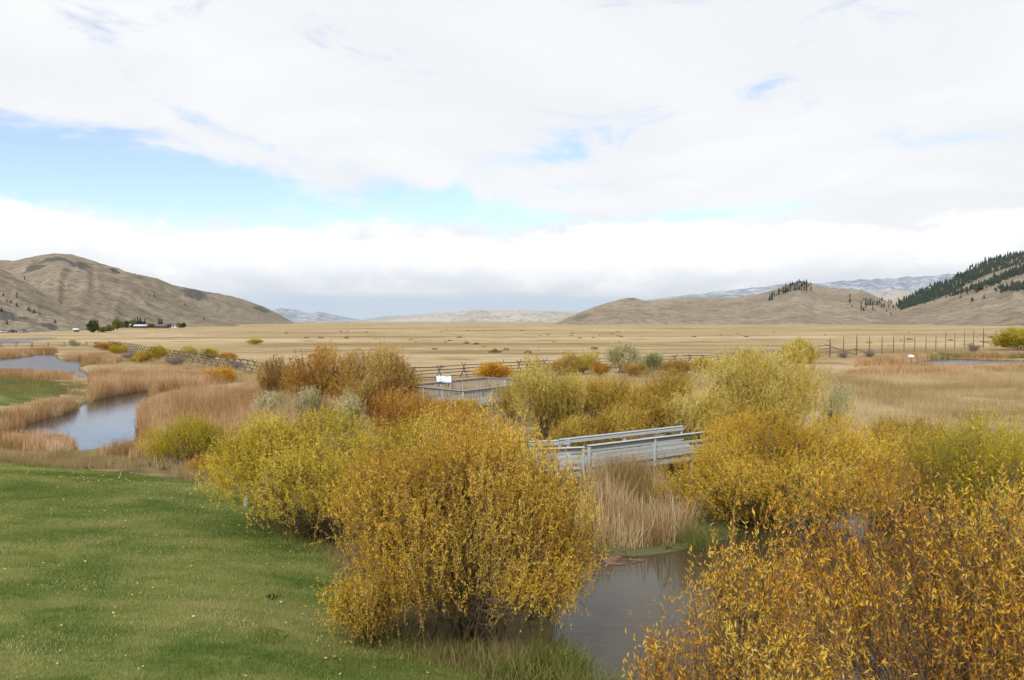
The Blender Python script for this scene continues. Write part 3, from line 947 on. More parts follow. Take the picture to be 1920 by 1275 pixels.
shrub('willow_shrub', 'russet red-brown willow in the clump left of the platform', by_depth(605, 48.5), 2.4, 2.3, 4.25, 2400, 14, 0.10, 0.032, L_RUST, 116, zc=0.45, lo=0.05, shell=0.35, nst=40, up=0.75, bark=BARK_RED, freq=1.0)
shrub('willow_shrub', 'golden-brown willow at the left end of the russet clump', by_depth(520, 53.0), 1.7, 1.6, 3.55, 1500, 14, 0.10, 0.034, L_TAN, 117, zc=0.45, lo=0.05, shell=0.35, nst=30, up=0.75, freq=1.2)
shrub('sage_shrub', 'pale grey-green shrub in the reeds left of the russet clump', by_depth(505, 42.0), 1.2, 1.1, 2.0, 700, 13, 0.09, 0.026, L_SAGE, 118, zc=0.45, lo=0.05, shell=0.3, nst=20, up=0.75, sprig=0.25, freq=1.5)
shrub('sage_shrub', 'pale grey-green shrub in front of the russet willow', by_depth(572, 40.5), 1.15, 1.1, 2.25, 760, 13, 0.09, 0.026, L_SAGE, 119, zc=0.45, lo=0.05, shell=0.3, nst=20, up=0.75, sprig=0.25, freq=1.5)
shrub('sage_shrub', 'slender pale shrub before the tan-gold willow', by_depth(650, 39.5), 0.8, 0.8, 2.1, 420, 12, 0.09, 0.025, L_SAGE, 120, zc=0.5, lo=0.05, shell=0.2, nst=18, up=0.8, sprig=0.3, freq=1.5)
shrub('sage_shrub', 'pale shrub at the right end of the broad yellow willow', by_depth(1565, 42.0), 1.2, 1.1, 2.6, 560, 12, 0.09, 0.025, L_SAGE, 121, zc=0.45, lo=0.05, shell=0.3, nst=16, up=0.75, sprig=0.25, freq=1.5)
shrub('willow_shrub', 'low orange shrub in the dry grass behind the green-yellow willow', by_depth(1700, 29.5), 2.1, 1.5, 2.2, 1500, 14, 0.08, 0.024, L_BROWN, 122, zc=0.42, lo=0.05, nst=24, up=0.65, freq=1.3)
shrub('willow_shrub', 'dark orange dome-shaped shrub among the cattails', by_depth(405, 70.0), 1.75, 1.6, 1.9, 1000, 14, 0.10, 0.036, L_ORANGE, 123, zc=0.3, lo=0.03, lump=0.08, nst=16, up=0.7, branch=0.2)
shrub('willow_shrub', 'low gold willow between the two brown-gold ones behind the bridge', by_depth(1182, 34.0), 1.5, 1.2, 2.1, 1200, 14, 0.085, 0.027, L_BROWN, 124, zc=0.45, lo=0.05, nst=24, up=0.7)
shrub('willow_shrub', 'low brown willow right of the olive-yellow one behind the bridge', by_depth(1085, 33.5), 1.3, 1.2, 1.9, 1000, 14, 0.085, 0.027, L_BROWN, 125, zc=0.45, lo=0.05, nst=24, up=0.7)
shrub('willow_shrub', 'gold willow between the footbridge and the broad pale willow', by_depth(1310, 33.5), 1.7, 1.4, 3.0, 1500, 14, 0.085, 0.027, L_PALE, 126, zc=0.45, lo=0.05, nst=28, up=0.7)
shrub('willow_shrub', 'brown-stemmed willow between the golden and the green-yellow one', by_depth(1690, 24.5), 1.5, 1.3, 2.5, 1400, 13, 0.07, 0.021, L_BROWN, 127, zc=0.45, lo=0.05, nst=40, up=0.7)
shrub('willow_shrub', 'low rust shrub under the reeds at the foot of the olive shrub', by_depth(395, 28.6), 1.1, 0.7, 0.8, 700, 12, 0.06, 0.016, L_RUST, 128, zc=0.4, lo=0.03, nst=18, up=0.75, bark=BARK_RED)
shrub('willow_shrub', 'orange-gold willow linking the rust shrub and the platform', by_depth(745, 41.0), 1.9, 1.6, 2.1, 1300, 14, 0.09, 0.03, L_RUST, 129, zc=0.42, lo=0.05, nst=24, up=0.65)
shrub('willow_shrub', 'low orange-gold shrub in front of the viewing platform', by_depth(852, 42.5), 1.7, 1.2, 1.55, 900, 14, 0.09, 0.03, L_BROWN, 131, zc=0.42, lo=0.04, nst=20, up=0.7)
shrub('sage_shrub', 'thin pale shrub at the right corner of the viewing platform', by_depth(960, 43.0), 1.2, 1.0, 2.3, 600, 13, 0.09, 0.027, L_PALE, 132, zc=0.45, lo=0.04, nst=20, up=0.8)
# along the rail fence
FEN = [(930, 75, 1.7, 1.8, L_ORANGE, 'orange shrub in front of the rail fence right of the sign'),
       (1088, 82, 2.1, 2.7, L_PALE, 'pale shrub at the rail fence, leftmost of the fence row'),
       (1165, 84, 1.9, 3.0, L_SAGE, 'upright pale shrub with dark red base at the rail fence'),
       (1216, 83, 1.7, 2.6, L_SAGE, 'grey-green shrub at the rail fence right of the dark-based one'),
       (1268, 80, 1.9, 1.8, L_TAN, 'low gold shrub at the rail fence, rightmost of the fence row'),
       (1496, 104, 2.5, 3.6, L_PALE, 'pale green shrub at the corner of the rail and wire fences'),
       (1402, 98, 1.5, 2.2, L_SAGE, 'small grey shrub along the rail fence left of the corner shrub'),
       (1052, 80, 1.6, 1.5, L_TAN, 'low tan brush at the rail fence left of the fence row'),
       (1126, 79, 1.5, 1.6, L_RUST, 'low reddish brush at the rail fence between two pale shrubs'),
       (1190, 78, 1.5, 1.5, L_TAN, 'low tan brush under the upright pale shrub at the fence'),
       (1325, 84, 1.8, 1.9, L_PALE, 'pale brush at the rail fence left of the small grey shrub'),
       (1455, 96, 2.0, 1.8, L_SAGE, 'grey-green brush along the fence beside the corner shrub'),
       (1925, 150, 5.2, 4.0, L_GREEN, 'green-yellow shrub at the far end of the wire fence'),
       (296, 112, 1.5, 2.4, L_GREEN, 'yellow-green shrub near the left end of the zigzag fence'),
       (222, 128, 1.4, 1.8, L_GREEN, 'small green shrub beside the grey thicket'),
       (268, 106, 1.7, 1.8, L_BROWN, 'low brown-green shrub in front of the zigzag fence'),
       (348, 118, 1.7, 1.8, L_PALE, 'pale round shrub behind the zigzag fence'),
       (392, 112, 1.6, 1.6, L_GREEN, 'olive shrub behind the zigzag fence, left of the yellow one'),
       (424, 112, 1.5, 1.2, L_ORANGE, 'small yellow-orange shrub behind the zigzag fence'),
       (477, 190, 2.4, 1.3, L_GREEN, 'lone low green shrub out on the dry flat'),
       (203, 150, 2.6, 2.0, L_RUST, 'reddish thicket where the straight fence ends'),
       (138, 178, 1.5, 1.3, L_SAGE, 'small grey-green shrub on the straight rail fence')]
def shrub_copy(src, label, base, scale, rz, mat, name):
    """another plant of the same build: its parts share the meshes, leaves in their own colour"""
    c = src.copy()
    col.objects.link(c)
    c.name = name
    c.location = base
    c.rotation_euler = (0, 0, rz)
    c.scale = scale
    c['label'] = label
    for ch in src.children:
        d = ch.copy()
        col.objects.link(d)
        d.parent = c
        if ch.name.startswith('foliage'):
            d.material_slots[0].link = 'OBJECT'
            d.material_slots[0].material = mat
    return c


PROTO = []
for k, (px, Y, rx, h, mt, lab) in enumerate(FEN):
    hh = h * (0.9 + 0.25 * ((k * 7) % 5) / 4)
    if k >= 4:
        src, r0, h0 = PROTO[(k * 3 + k // 4) % 4]
        shrub_copy(src, lab, by_depth(px, Y), (rx / r0, rx / r0 * 0.9, hh / h0), 1.1 + 1.7 * k, mt, 'willow_shrub')
        continue
    pr = shrub('willow_shrub', lab, by_depth(px, Y), rx * 1.2, rx, hh, 1100, 13, 0.13, 0.046, mt, 200 + k, zc=0.42, lo=0.04, nst=18, up=0.7,
          branch=0.15, sprig=0.25, stem_r=0.03, lump=0.3)
    PROTO.append((pr, rx, hh))
for k, (px, Y, rx, h) in enumerate([(250, 112, 2.2, 1.5), (330, 100, 2.0, 1.3), (440, 90, 1.6, 1.1), (1583, 118, 1.1, 1.2), (1630, 121, 1.2, 1.2), (1825, 143, 1.5, 1.6), (1372, 95, 1.2, 1.3)]):
    side = ['near the left end of the zigzag fence', 'under the middle of the zigzag fence', 'under the right end of the zigzag fence', 'at the first wire-fence posts',
            'under the wire fence beside the low reeds', 'under the last wire-fence posts', 'on the rail fence left of the corner shrub'][k]
    if k:
        shrub_copy(bare0, 'leafless grey-brown brush ' + side, by_depth(px, Y), (rx / 2.2, rx / 2.2, h / 1.5), 2.1 * k, L_GREY, 'bare_bush')
        continue
    bare0 = shrub('bare_bush', 'leafless grey-brown brush ' + side, by_depth(px, Y), rx, rx * 0.7, h, 500, 12, 0.16, 0.022, L_GREY, 260 + k, lump=0.35, zc=0.4, lo=0.03, nst=20, up=0.5, wild=0.6, branch=0.2)

# ------------------------------------------------------------------ reeds, grass, fallen leaves
def scatter(poly, dens, rng, jitter=0.0, keep=None):
    a = np.array(poly)
    (x0, y0), (x1, y1) = a.min(0), a.max(0)
    n = int((x1 - x0) * (y1 - y0) * dens)
    x = rng.uniform(x0, x1, n); y = rng.uniform(y0, y1, n)
    d = poly_sd(x, y, poly)
    ok = d + jitter * (fbm(x * 0.8, y * 0.8, 71, 3) - 0.5) < 0
    if keep is not None:
        ok &= keep(x, y)
    return x[ok], y[ok]


def blades(x, y, z, h, w, bend, rng, segs=3, droop=0.0, twist=True, tint_=None):
    """ribbon leaves; returns verts, faces(list), tints"""
    n = len(x)
    base = np.stack([x, y, z], -1)
    an = rng.uniform(0, 6.283, n)
    ld = np.stack([np.cos(an), np.sin(an), np.zeros(n)], -1)
    fa = rng.uniform(0, 6.283, n)
    sd = np.stack([np.cos(fa), np.sin(fa), np.zeros(n)], -1)
    t = np.linspace(0, 1, segs + 1)
    rows = []
    fold = rng.uniform(size=n) < droop
    fp = rng.uniform(0.45, 0.8, n)
    for k, tk in enumerate(t):
        up = np.where(fold & (tk > fp), fp - (tk - fp) * 0.7, tk)
        out = bend * tk ** 2 + np.where(fold & (tk > fp), (tk - fp) * 0.7, 0)
        c = base + np.array([0, 0, 1.0]) * (h * up)[:, None] + ld * (h * out)[:, None]
        if k < segs:
            ww = (w * (1 - 0.55 * tk))[:, None] * 0.5
            rows.append(c - sd * ww); rows.append(c + sd * ww)
        else:
            rows.append(c)
    V = np.stack(rows, 1)
    m = V.shape[1]
    i = np.arange(n)[:, None] * m
    quads = np.concatenate([i + np.array([[2 * k, 2 * k + 1, 2 * k + 3, 2 * k + 2]]) for k in range(segs - 1)], 0) if segs > 1 else np.zeros((0, 4), int)
    tris = i + np.array([[2 * segs - 2, 2 * segs - 1, 2 * segs]])
    tt = np.clip(np.repeat(tint_, m), 0.01, 0.99)
    return V.reshape(-1, 3), quads, tris, tt


def blade_obj(name, parts, mat, label, cat, kind='stuff'):
    gq, off = Geo(), 0
    for V, q, t, tt in parts:
        g0 = gq.n
        gq.v.append(V); gq.a.append(tt)
        if len(q): gq.f.append(q + g0)
        gq.f.append(t + g0)
        gq.n += len(V)
    o = gq.build(name, mat)
    return tag(o, label, cat, kind=kind)


REED = leaf_mat('cattail_leaf', pal((0.22, 0.19, 0.055), (0.33, 0.175, 0.072), (0.46, 0.280, 0.130), (0.57, 0.385, 0.220), (0.68, 0.52, 0.36)), 0.3, 0.7)
REED_NEAR = leaf_mat('near_cattail_leaf', pal((0.17, 0.19, 0.045), (0.27, 0.155, 0.062), (0.40, 0.255, 0.115), (0.54, 0.385, 0.205), (0.68, 0.56, 0.38)), 0.3, 0.7)
DRY = leaf_mat('dry_grass_blade', pal((0.24, 0.165, 0.070), (0.35, 0.250, 0.115), (0.44, 0.325, 0.160), (0.52, 0.405, 0.225), (0.60, 0.50, 0.32)), 0.3, 0.8)
ROUGH = leaf_mat('rough_grass_blade', pal((0.16, 0.16, 0.045), (0.27, 0.205, 0.085), (0.36, 0.270, 0.130), (0.44, 0.345, 0.190)), 0.3, 0.8)
TURF = leaf_mat('turf_blade', pal((0.100, 0.160, 0.028), (0.185, 0.238, 0.050), (0.285, 0.300, 0.085), (0.41, 0.37, 0.16)), 0.3, 0.7)
LONG = leaf_mat('long_green_blade', pal((0.075, 0.115, 0.020), (0.14, 0.175, 0.034), (0.24, 0.235, 0.06), (0.36, 0.29, 0.11)), 0.3, 0.6)


def px_poly(pts, z=0.15):
    return [G(a, b, z) for a, b in pts]


rng = np.random.default_rng(7)
dry_land = lambda x, y: height(x, y) > -0.06
REEDS = [
    # label, outline in the photo at ground level, density, height, blade width
    ('dense tan cattails right of the narrow pond', [(262, 822), (261, 778), (290, 768), (380, 752), (485, 745), (600, 770), (660, 800), (560, 832), (425, 852), (300, 838)], 150, 1.45, 0.022),
    ('tan cattails between the narrow pond and the wide pond', [(172, 752), (205, 746), (292, 737), (380, 730), (450, 716), (330, 711), (205, 708), (168, 712), (172, 722)], 110, 1.25, 0.030),
    ('island of golden cattails in the wide pond', [(101, 681), (150, 685), (215, 685), (225, 676), (150, 671), (103, 674)], 80, 1.15, 0.042),
    ('golden reeds on the far shore of the wide pond', [(-200, 675), (0, 674), (45, 670), (72, 666), (104, 663), (104, 659), (50, 661), (-200, 664)], 55, 0.9, 0.05),
    ('cattails left of the narrow pond', [(-200, 830), (0, 820), (45, 803), (110, 783), (157, 765), (152, 757), (60, 778), (0, 790), (-200, 802)], 150, 1.0, 0.022),
    ('cattails at the near end of the narrow pond', [(-150, 850), (60, 852), (140, 856), (138, 834), (105, 822), (60, 830), (0, 832), (-150, 836)], 190, 0.72, 0.018),
    ('russet reeds at the near right corner of the narrow pond', [(165, 857), (250, 866), (330, 870), (330, 850), (262, 838), (235, 845)], 190, 0.7, 0.016),
    ('strip of russet reeds along the small lawn', [(-200, 709), (0, 709), (60, 711), (140, 716), (140, 708), (60, 702), (0, 701), (-200, 703)], 90, 0.75, 0.035),
    ('pale reeds around the small right pond', [(1560, 704), (1640, 694), (1700, 688), (1715, 690), (1830, 692), (1960, 689), (1960, 698), (1800, 702), (1680, 706)], 30, 0.8, 0.05),
    ('reeds in front of the wire fence', [(1600, 690), (1600, 684), (1690, 672), (1740, 668), (1960, 667), (1960, 672), (1860, 674), (1730, 675), (1690, 686)], 26, 0.9, 0.05),
]
for lab, pts, dens, hh, ww in REEDS:
    pl = px_poly([(max(a, -45), b) for a, b in pts])
    x, y = scatter(pl, dens, rng, 1.2, dry_land)
    far = np.mean(y) > 55
    n = len(x)
    cl = fbm(x * 0.5, y * 0.5, 91, 3)
    h = hh * (0.50 + 0.95 * cl) * rng.uniform(0.65, 1.15, n)
    tt = 0.52 + 0.75 * (fbm(x * 0.3, y * 0.3, 55, 3) - 0.5) + 0.55 * (fbm(x * 1.3, y * 1.3, 56, 2) - 0.5) + 0.15 * rng.normal(size=n)
    z = height(x, y) - 0.03
    A = blades(x, y, z, h, ww * rng.uniform(0.7, 1.3, n), rng.uniform(0.02, 0.45, n), rng, 1 if far else 2, 0.0 if far else 0.12, tint_=tt)
    # green young blades low at the water's edge
    g_ = rng.uniform(size=n) < 0.14
    B = blades(x[g_], y[g_], z[g_], h[g_] * 0.5, ww * np.ones(g_.sum()), rng.uniform(0.02, 0.2, g_.sum()), rng, 1, 0, tint_=np.full(g_.sum(), 0.08))
    blade_obj('cattail_reeds', [A, B], REED, lab, 'reeds')

# the bed of cattails in front of the bridge, seen close: leaves, bent ones and brown heads
pl = px_poly([(1078, 1000), (1130, 1022), (1185, 1034), (1245, 1024), (1302, 1004), (1298, 968), (1250, 935), (1180, 915), (1095, 930)], 0.0)
x, y = scatter(pl, 430, rng, 0.5)
n = len(x)
z = np.minimum(height(x, y), 0.0) - 0.02
lean_ = fbm(x * 1.1, y * 1.1, 5, 2)
A = blades(x, y, z, rng.uniform(0.8, 1.7, n) * (0.72 + 0.55 * lean_), rng.uniform(0.012, 0.026, n), rng.uniform(0.02, 0.75, n) ** 1.9, rng, 4, 0.24, tint_=0.52 + 0.9 * (fbm(x * 1.6, y * 1.6, 8, 2) - 0.5) + 0.19 * rng.normal(size=n))
g_ = rng.uniform(size=n) < 0.16
B = blades(x[g_], y[g_], z[g_], rng.uniform(0.5, 1.0, g_.sum()), np.full(g_.sum(), 0.02), rng.uniform(0.1, 0.5, g_.sum()), rng, 4, 0.1, tint_=np.full(g_.sum(), 0.06))
blade_obj('cattail_reeds', [A, B], REED_NEAR, 'bleached cattails standing in the channel before the footbridge', 'reeds')

# dry grass of the meadow behind and at the right, thinning out with distance
def meadow(lab, pts, dens, hh, ww, mat, seed, z=0.2, tv=0.16, mid=0.5, segs=1, jit=1.0):
    r = np.random.default_rng(seed)
    x, y = scatter(px_poly(pts, z), dens, r, jit, lambda a, b: dry_land(a, b) & (fbm(a * 0.35, b * 0.35, seed + 9, 3) > 0.33))
    n = len(x)
    cl = fbm(x * 0.6, y * 0.6, seed, 3)
    h = hh * (0.45 + 1.1 * cl) * r.uniform(0.6, 1.2, n)
    tt = mid + 1.0 * (fbm(x * 0.22, y * 0.22, seed + 4, 4) - 0.5) + tv * r.normal(size=n)
    return blade_obj('dry_grass', [blades(x, y, height(x, y) - 0.02, h, ww * r.uniform(0.6, 1.4, n), r.uniform(0.05, 0.7, n), r, segs, 0, tint_=tt)], mat, lab, 'grass')


meadow('dry meadow grass right of the willows', [(1540, 800), (1540, 700), (1960, 690), (1990, 800), (1990, 850), (1700, 830)], 75, 0.55, 0.016, DRY, 501)
meadow('dry grass between the willows and the rail fence', [(730, 800), (480, 745), (440, 702), (760, 722), (1000, 712), (1560, 690), (1560, 720), (1330, 800)], 30, 0.6, 0.026, DRY, 502)
meadow('tan rough grass between lawn and cattails', [(-260, 842), (0, 840), (120, 848), (200, 855), (300, 862), (420, 870), (460, 905), (330, 892), (230, 880), (110, 870), (0, 860), (-260, 858)], 330, 0.42, 0.011, ROUGH, 503, 0.5, 0.14, 0.6, 3, 0.6)
meadow('rough brown grass under the willows at the lawn edge', [(430, 890), (520, 940), (610, 990), (650, 1040), (670, 1110), (720, 1170), (830, 1230), (980, 1285), (1080, 1270), (1010, 1185), (1060, 1110), (1075, 1000), (980, 940), (800, 900), (600, 880)], 170, 0.38, 0.012, ROUGH, 504, 0.3, 0.2, 0.45, 2, 0.8)
meadow('low sedge on the banks behind the footbridge', [(1060, 900), (900, 880), (700, 850), (640, 800), (740, 760), (1330, 790), (1420, 900), (1340, 930), (1280, 890)], 45, 0.5, 0.016, ROUGH, 505, 0.2, 0.2, 0.5, 2)
meadow('grass of the small lawn edge by the wide pond', [(-100, 752), (60, 746), (120, 738), (160, 742), (170, 720), (120, 714), (70, 709), (-100, 704)], 60, 0.35, 0.02, ROUGH, 506, 0.4, 0.15, 0.25, 1)
meadow('green sedge line behind the right pond', [(1735, 675), (1790, 672), (1960, 674), (1960, 670), (1790, 669), (1735, 671)], 60, 0.7, 0.05, LONG, 507, 0.1, 0.15, 0.35, 1)
meadow('dry grass in front of the zigzag fence', [(180, 690), (200, 668), (300, 662), (500, 690), (480, 722), (440, 704), (330, 692)], 28, 0.5, 0.03, DRY, 508)

# turf blades of the lawn
rt = np.random.default_rng(77)
x, y = scatter(px_poly([(-60, 846), (430, 892), (520, 960), (620, 1010), (680, 1110), (760, 1190), (900, 1250), (1010, 1320), (-60, 1320)], 0.6), 1150, rt, 0.0,
               lambda x, y: poly_sd(x, y, LAWNS[0]) + 0.5 * (fbm(x * 1.3, y * 1.3, 33, 3) - 0.5) < 0.12)
n = len(x)
tt = 0.42 + 1.7 * (fbm(x * 0.38, y * 0.75, 12, 5, 0.6) - 0.5) + 0.16 * rt.normal(size=n)
blade_obj('turf_grass', [blades(x, y, height(x, y) - 0.01, rt.uniform(0.03, 0.08, n), rt.uniform(0.009, 0.016, n), rt.uniform(0.1, 0.9, n), rt, 1, 0, tint_=tt)], TURF, 'short turf blades of the lawn', 'grass')

# long green grass overhanging the channel at the foot of the big willow
def clump(px, py, r, n, h, lab, seed, mat=LONG):
    rr = np.random.default_rng(seed)
    cx, cy = G(px, py, 0.2)
    a = rr.uniform(0, 6.283, n); q = r * np.sqrt(rr.uniform(size=n))
    x = cx + q * np.cos(a); y = cy + q * np.sin(a)
    z = np.maximum(height(x, y), -0.05) - 0.02
    o = blade_obj('grass_clump', [blades(x, y, z, rr.uniform(0.5, 1.2, n) * h, np.full(n, 0.011), rr.uniform(0.2, 1.0, n), rr, 4, 0, tint_=0.45 + 0.22 * rr.normal(size=n))], mat, lab, 'grass')
    return o


clump(1050, 1240, 0.55, 900, 0.5, 'long green grass hanging over the channel bank', 601)
clump(975, 1275, 0.6, 600, 0.4, 'green grass tuft at the bottom edge below the big willow', 602)
clump(1115, 1290, 0.6, 1000, 0.42, 'yellow-green grass tuft at the bottom edge beside the water', 603)
clump(840, 1235, 0.7, 260, 0.28, 'thin green grass under the big golden willow', 604)
clump(720, 1215, 0.6, 300, 0.2, 'sparse grass between lawn and the small leafy willow', 605)
clump(1310, 1010, 0.45, 500, 0.7, 'green sedge at the right end of the channel cattails', 606)
clump(500, 1235, 0.35, 700, 0.10, 'darker green tuft in the lawn near the bottom edge', 607, TURF)
clump(690, 1090, 0.6, 700, 0.30, 'brown grass at the left side of the big willow', 608, ROUGH)

# longer unmown grass where the lawn meets the willows
meadow('longer green-brown grass fringe where the lawn meets the willows', [(420, 893), (520, 950), (610, 995), (665, 1050), (690, 1110), (755, 1178), (890, 1228), (1010, 1290), (960, 1300), (860, 1245), (720, 1190), (650, 1110), (620, 1050), (570, 1010), (490, 965)], 420, 0.16, 0.010, LONG, 509, 0.55, 0.2, 0.5, 2, 0.6)
# yellow leaves fallen on the lawn
rl = np.random.default_rng(88)
x, y = scatter(px_poly([(-40, 852), (420, 900), (560, 1000), (640, 1080), (690, 1180), (900, 1290), (-40, 1290)], 0.6), 3.2, rl)
x2, y2 = scatter(px_poly([(-40, 850), (120, 858), (330, 885), (300, 915), (-40, 900)], 0.6), 9, rl)
x = np.concatenate([x, x2]); y = np.concatenate([y, y2])
n = len(x)
an = rl.uniform(0, 6.283, n)
d = unit(np.stack([np.cos(an), np.sin(an), rl.normal(size=n) * 0.25], -1))
p = np.stack([x, y, height(x, y) + 0.055], -1)
s = unit(np.stack([-np.sin(an), np.cos(an), rl.normal(size=n) * 0.35], -1))
ln = rl.uniform(0.035, 0.075, n)[:, None]; wd = ln * rl.uniform(0.45, 0.75, n)[:, None]
V = np.stack([p, p + d * ln * 0.5 + s * wd / 2, p + d * ln, p + d * ln * 0.5 - s * wd / 2], 1).reshape(-1, 3)
L_FALLEN = leaf_mat('fallen_leaf', pal((0.26, 0.17, 0.07), (0.42, 0.29, 0.08), (0.62, 0.47, 0.13), (0.62, 0.53, 0.30)), 0.2)
o = Geo().add(V, np.arange(n)[:, None] * 4 + np.array([[0, 1, 2, 3]]), np.repeat(np.clip(0.55 + 0.25 * rl.normal(size=n), 0.02, 0.98), 4)).build('fallen_leaves', L_FALLEN)
tag(o, 'small yellow leaves scattered over the lawn', 'leaves', kind='stuff')

# algae and drowned leaves floating at the foot of the channel cattails
def mat_film(lab, pts, z, c0, c1, seed, thr):
    m, g, out = new_mat('pond_film')
    pp = pos(g)
    nz = g.noise(pp, 3.0, 6, 0.65)
    fine = g.noise(pp, 30.0, 3, 0.6)
    bs = g.n('ShaderNodeBsdfPrincipled', ins={'Base Color': g.mix(fine, (*c0, 1), (*c1, 1)), 'Roughness': 0.6})
    tr = g.n('ShaderNodeBsdfTransparent')
    mk = g.m('MULTIPLY', g.ss(nz, thr, thr + 0.10), g.ss(tint(g), 0.0, 0.6))
    mx = g.n('ShaderNodeMixShader', ins={0: mk, 1: tr.outputs[0], 2: bs.outputs[0]})
    g.t.links.new(mx.outputs[0], out.inputs[0])
    pl = bez(px_poly(pts, 0.0))
    a = np.array(pl); c = a.mean(0)
    v = np.concatenate([np.c_[a, np.full(len(a), z)], [[c[0], c[1], z]]])
    k = len(a)
    f = np.array([[i, (i + 1) % k, k] for i in range(k)])
    tv = np.zeros(k + 1); tv[-1] = 1
    # an inner ring so that only the rim fades
    inner = np.c_[c + (a - c) * 0.8, np.full(k, z)]
    v = np.concatenate([np.c_[a, np.full(k, z)], inner, [[c[0], c[1], z]]])
    f1 = np.array([[i, (i + 1) % k, k + (i + 1) % k] for i in range(k)] + [[i, k + (i + 1) % k, k + i] for i in range(k)] + [[k + i, k + (i + 1) % k, 2 * k] for i in range(k)])
    tv = np.concatenate([np.zeros(k), np.ones(k + 1)])
    o = Geo().add(v, f1, tv).build('floating_algae', m)
    tag(o, lab, 'algae', kind='stuff')


mat_film('green algae film on the water around the channel cattails', [(1070, 1010), (1130, 1046), (1230, 1046), (1330, 1022), (1420, 1000), (1330, 960), (1180, 960)], 0.006, (0.060, 0.068, 0.018), (0.115, 0.115, 0.036), 1, 0.36)
mat_film('patch of reddish drowned leaves on the water', [(1095, 1046), (1130, 1062), (1200, 1058), (1215, 1046), (1150, 1036)], 0.011, (0.11, 0.050, 0.025), (0.19, 0.105, 0.055), 2, 0.44)

# ------------------------------------------------------------------ built things
GREY_PAINT = wood_mat('grey_painted_board', (0.30, 0.335, 0.345), (0.46, 0.495, 0.50))
PLANK = wood_mat('weathered_plank', (0.19, 0.18, 0.165), (0.40, 0.385, 0.36))
LOG = wood_mat('dark_log', (0.085, 0.070, 0.055), (0.20, 0.170, 0.135), 0.9)
POST = wood_mat('brown_post', (0.10, 0.075, 0.055), (0.19, 0.15, 0.115), 0.9)
WIRE = plain_mat('fence_wire', (0.22, 0.21, 0.20), 0.5, 0.1, 5, 0.4, 0.8)


def box_mesh(name, mat, bev=0.06):
    """unit box with chamfered long edges, along X, centred"""
    b = bev
    sec = [(-.5 + b, -.5), (.5 - b, -.5), (.5, -.5 + b), (.5, .5 - b), (.5 - b, .5), (-.5 + b, .5), (-.5, .5 - b), (-.5, -.5 + b)]
    v = [(-.5, y, z) for y, z in sec] + [(.5, y, z) for y, z in sec]
    g = Geo()
    q = np.array([[i, (i + 1) % 8, 8 + (i + 1) % 8, 8 + i] for i in range(8)])[:, ::-1]
    g.add(v, q)
    me_f = [np.arange(8)[None, :], (8 + np.arange(8)[::-1])[None, :]]
    for f in me_f:
        g.f.append(f)
    me = g.mesh(name, mat)
    return me


def log_mesh(name, mat, sides=8, seed=1, taper=0.8):
    """unit log along X, a little crooked and tapered"""
    r = np.random.default_rng(seed)
    k = 6
    t = np.linspace(-.5, .5, k)
    c = np.stack([t, r.normal(size=k) * 0.10, r.normal(size=k) * 0.10], -1)[None]
    rad = np.linspace(0.5, 0.5 * taper, k)[None] * r.uniform(0.92, 1.08, k)[None]
    v, f = tubes(c, rad, sides)
    g = Geo().add(v, f)
    g.f.append(np.arange(sides)[None, :]); g.f.append((np.arange(sides)[::-1] + (k - 1) * sides)[None, :])
    return g.mesh(name, mat)


def along(me, name, parent, p0, p1, w, h, up=(0, 0, 1)):
    """place a unit piece so that it runs from p0 to p1 (local coordinates of the parent)"""
    p0 = Vector(p0); p1 = Vector(p1)
    x = (p1 - p0)
    L = x.length
    x.normalize()
    y = Vector(up).cross(x)
    if y.length < 1e-4: y = Vector((0, 1, 0)).cross(x)
    y.normalize()
    z = x.cross(y)
    M = Matrix(((x.x * L, y.x * w, z.x * h, (p0.x + p1.x) / 2), (x.y * L, y.y * w, z.y * h, (p0.y + p1.y) / 2), (x.z * L, y.z * w, z.z * h, (p0.z + p1.z) / 2), (0, 0, 0, 1)))
    return link(name, me, parent, mat4=M)


B_GREY = box_mesh('board', GREY_PAINT)
B_PLANK = box_mesh('plank', PLANK, 0.04)
B_POST = box_mesh('post', GREY_PAINT, 0.08)
LOGS = [log_mesh('log', LOG, 8, k) for k in range(4)]


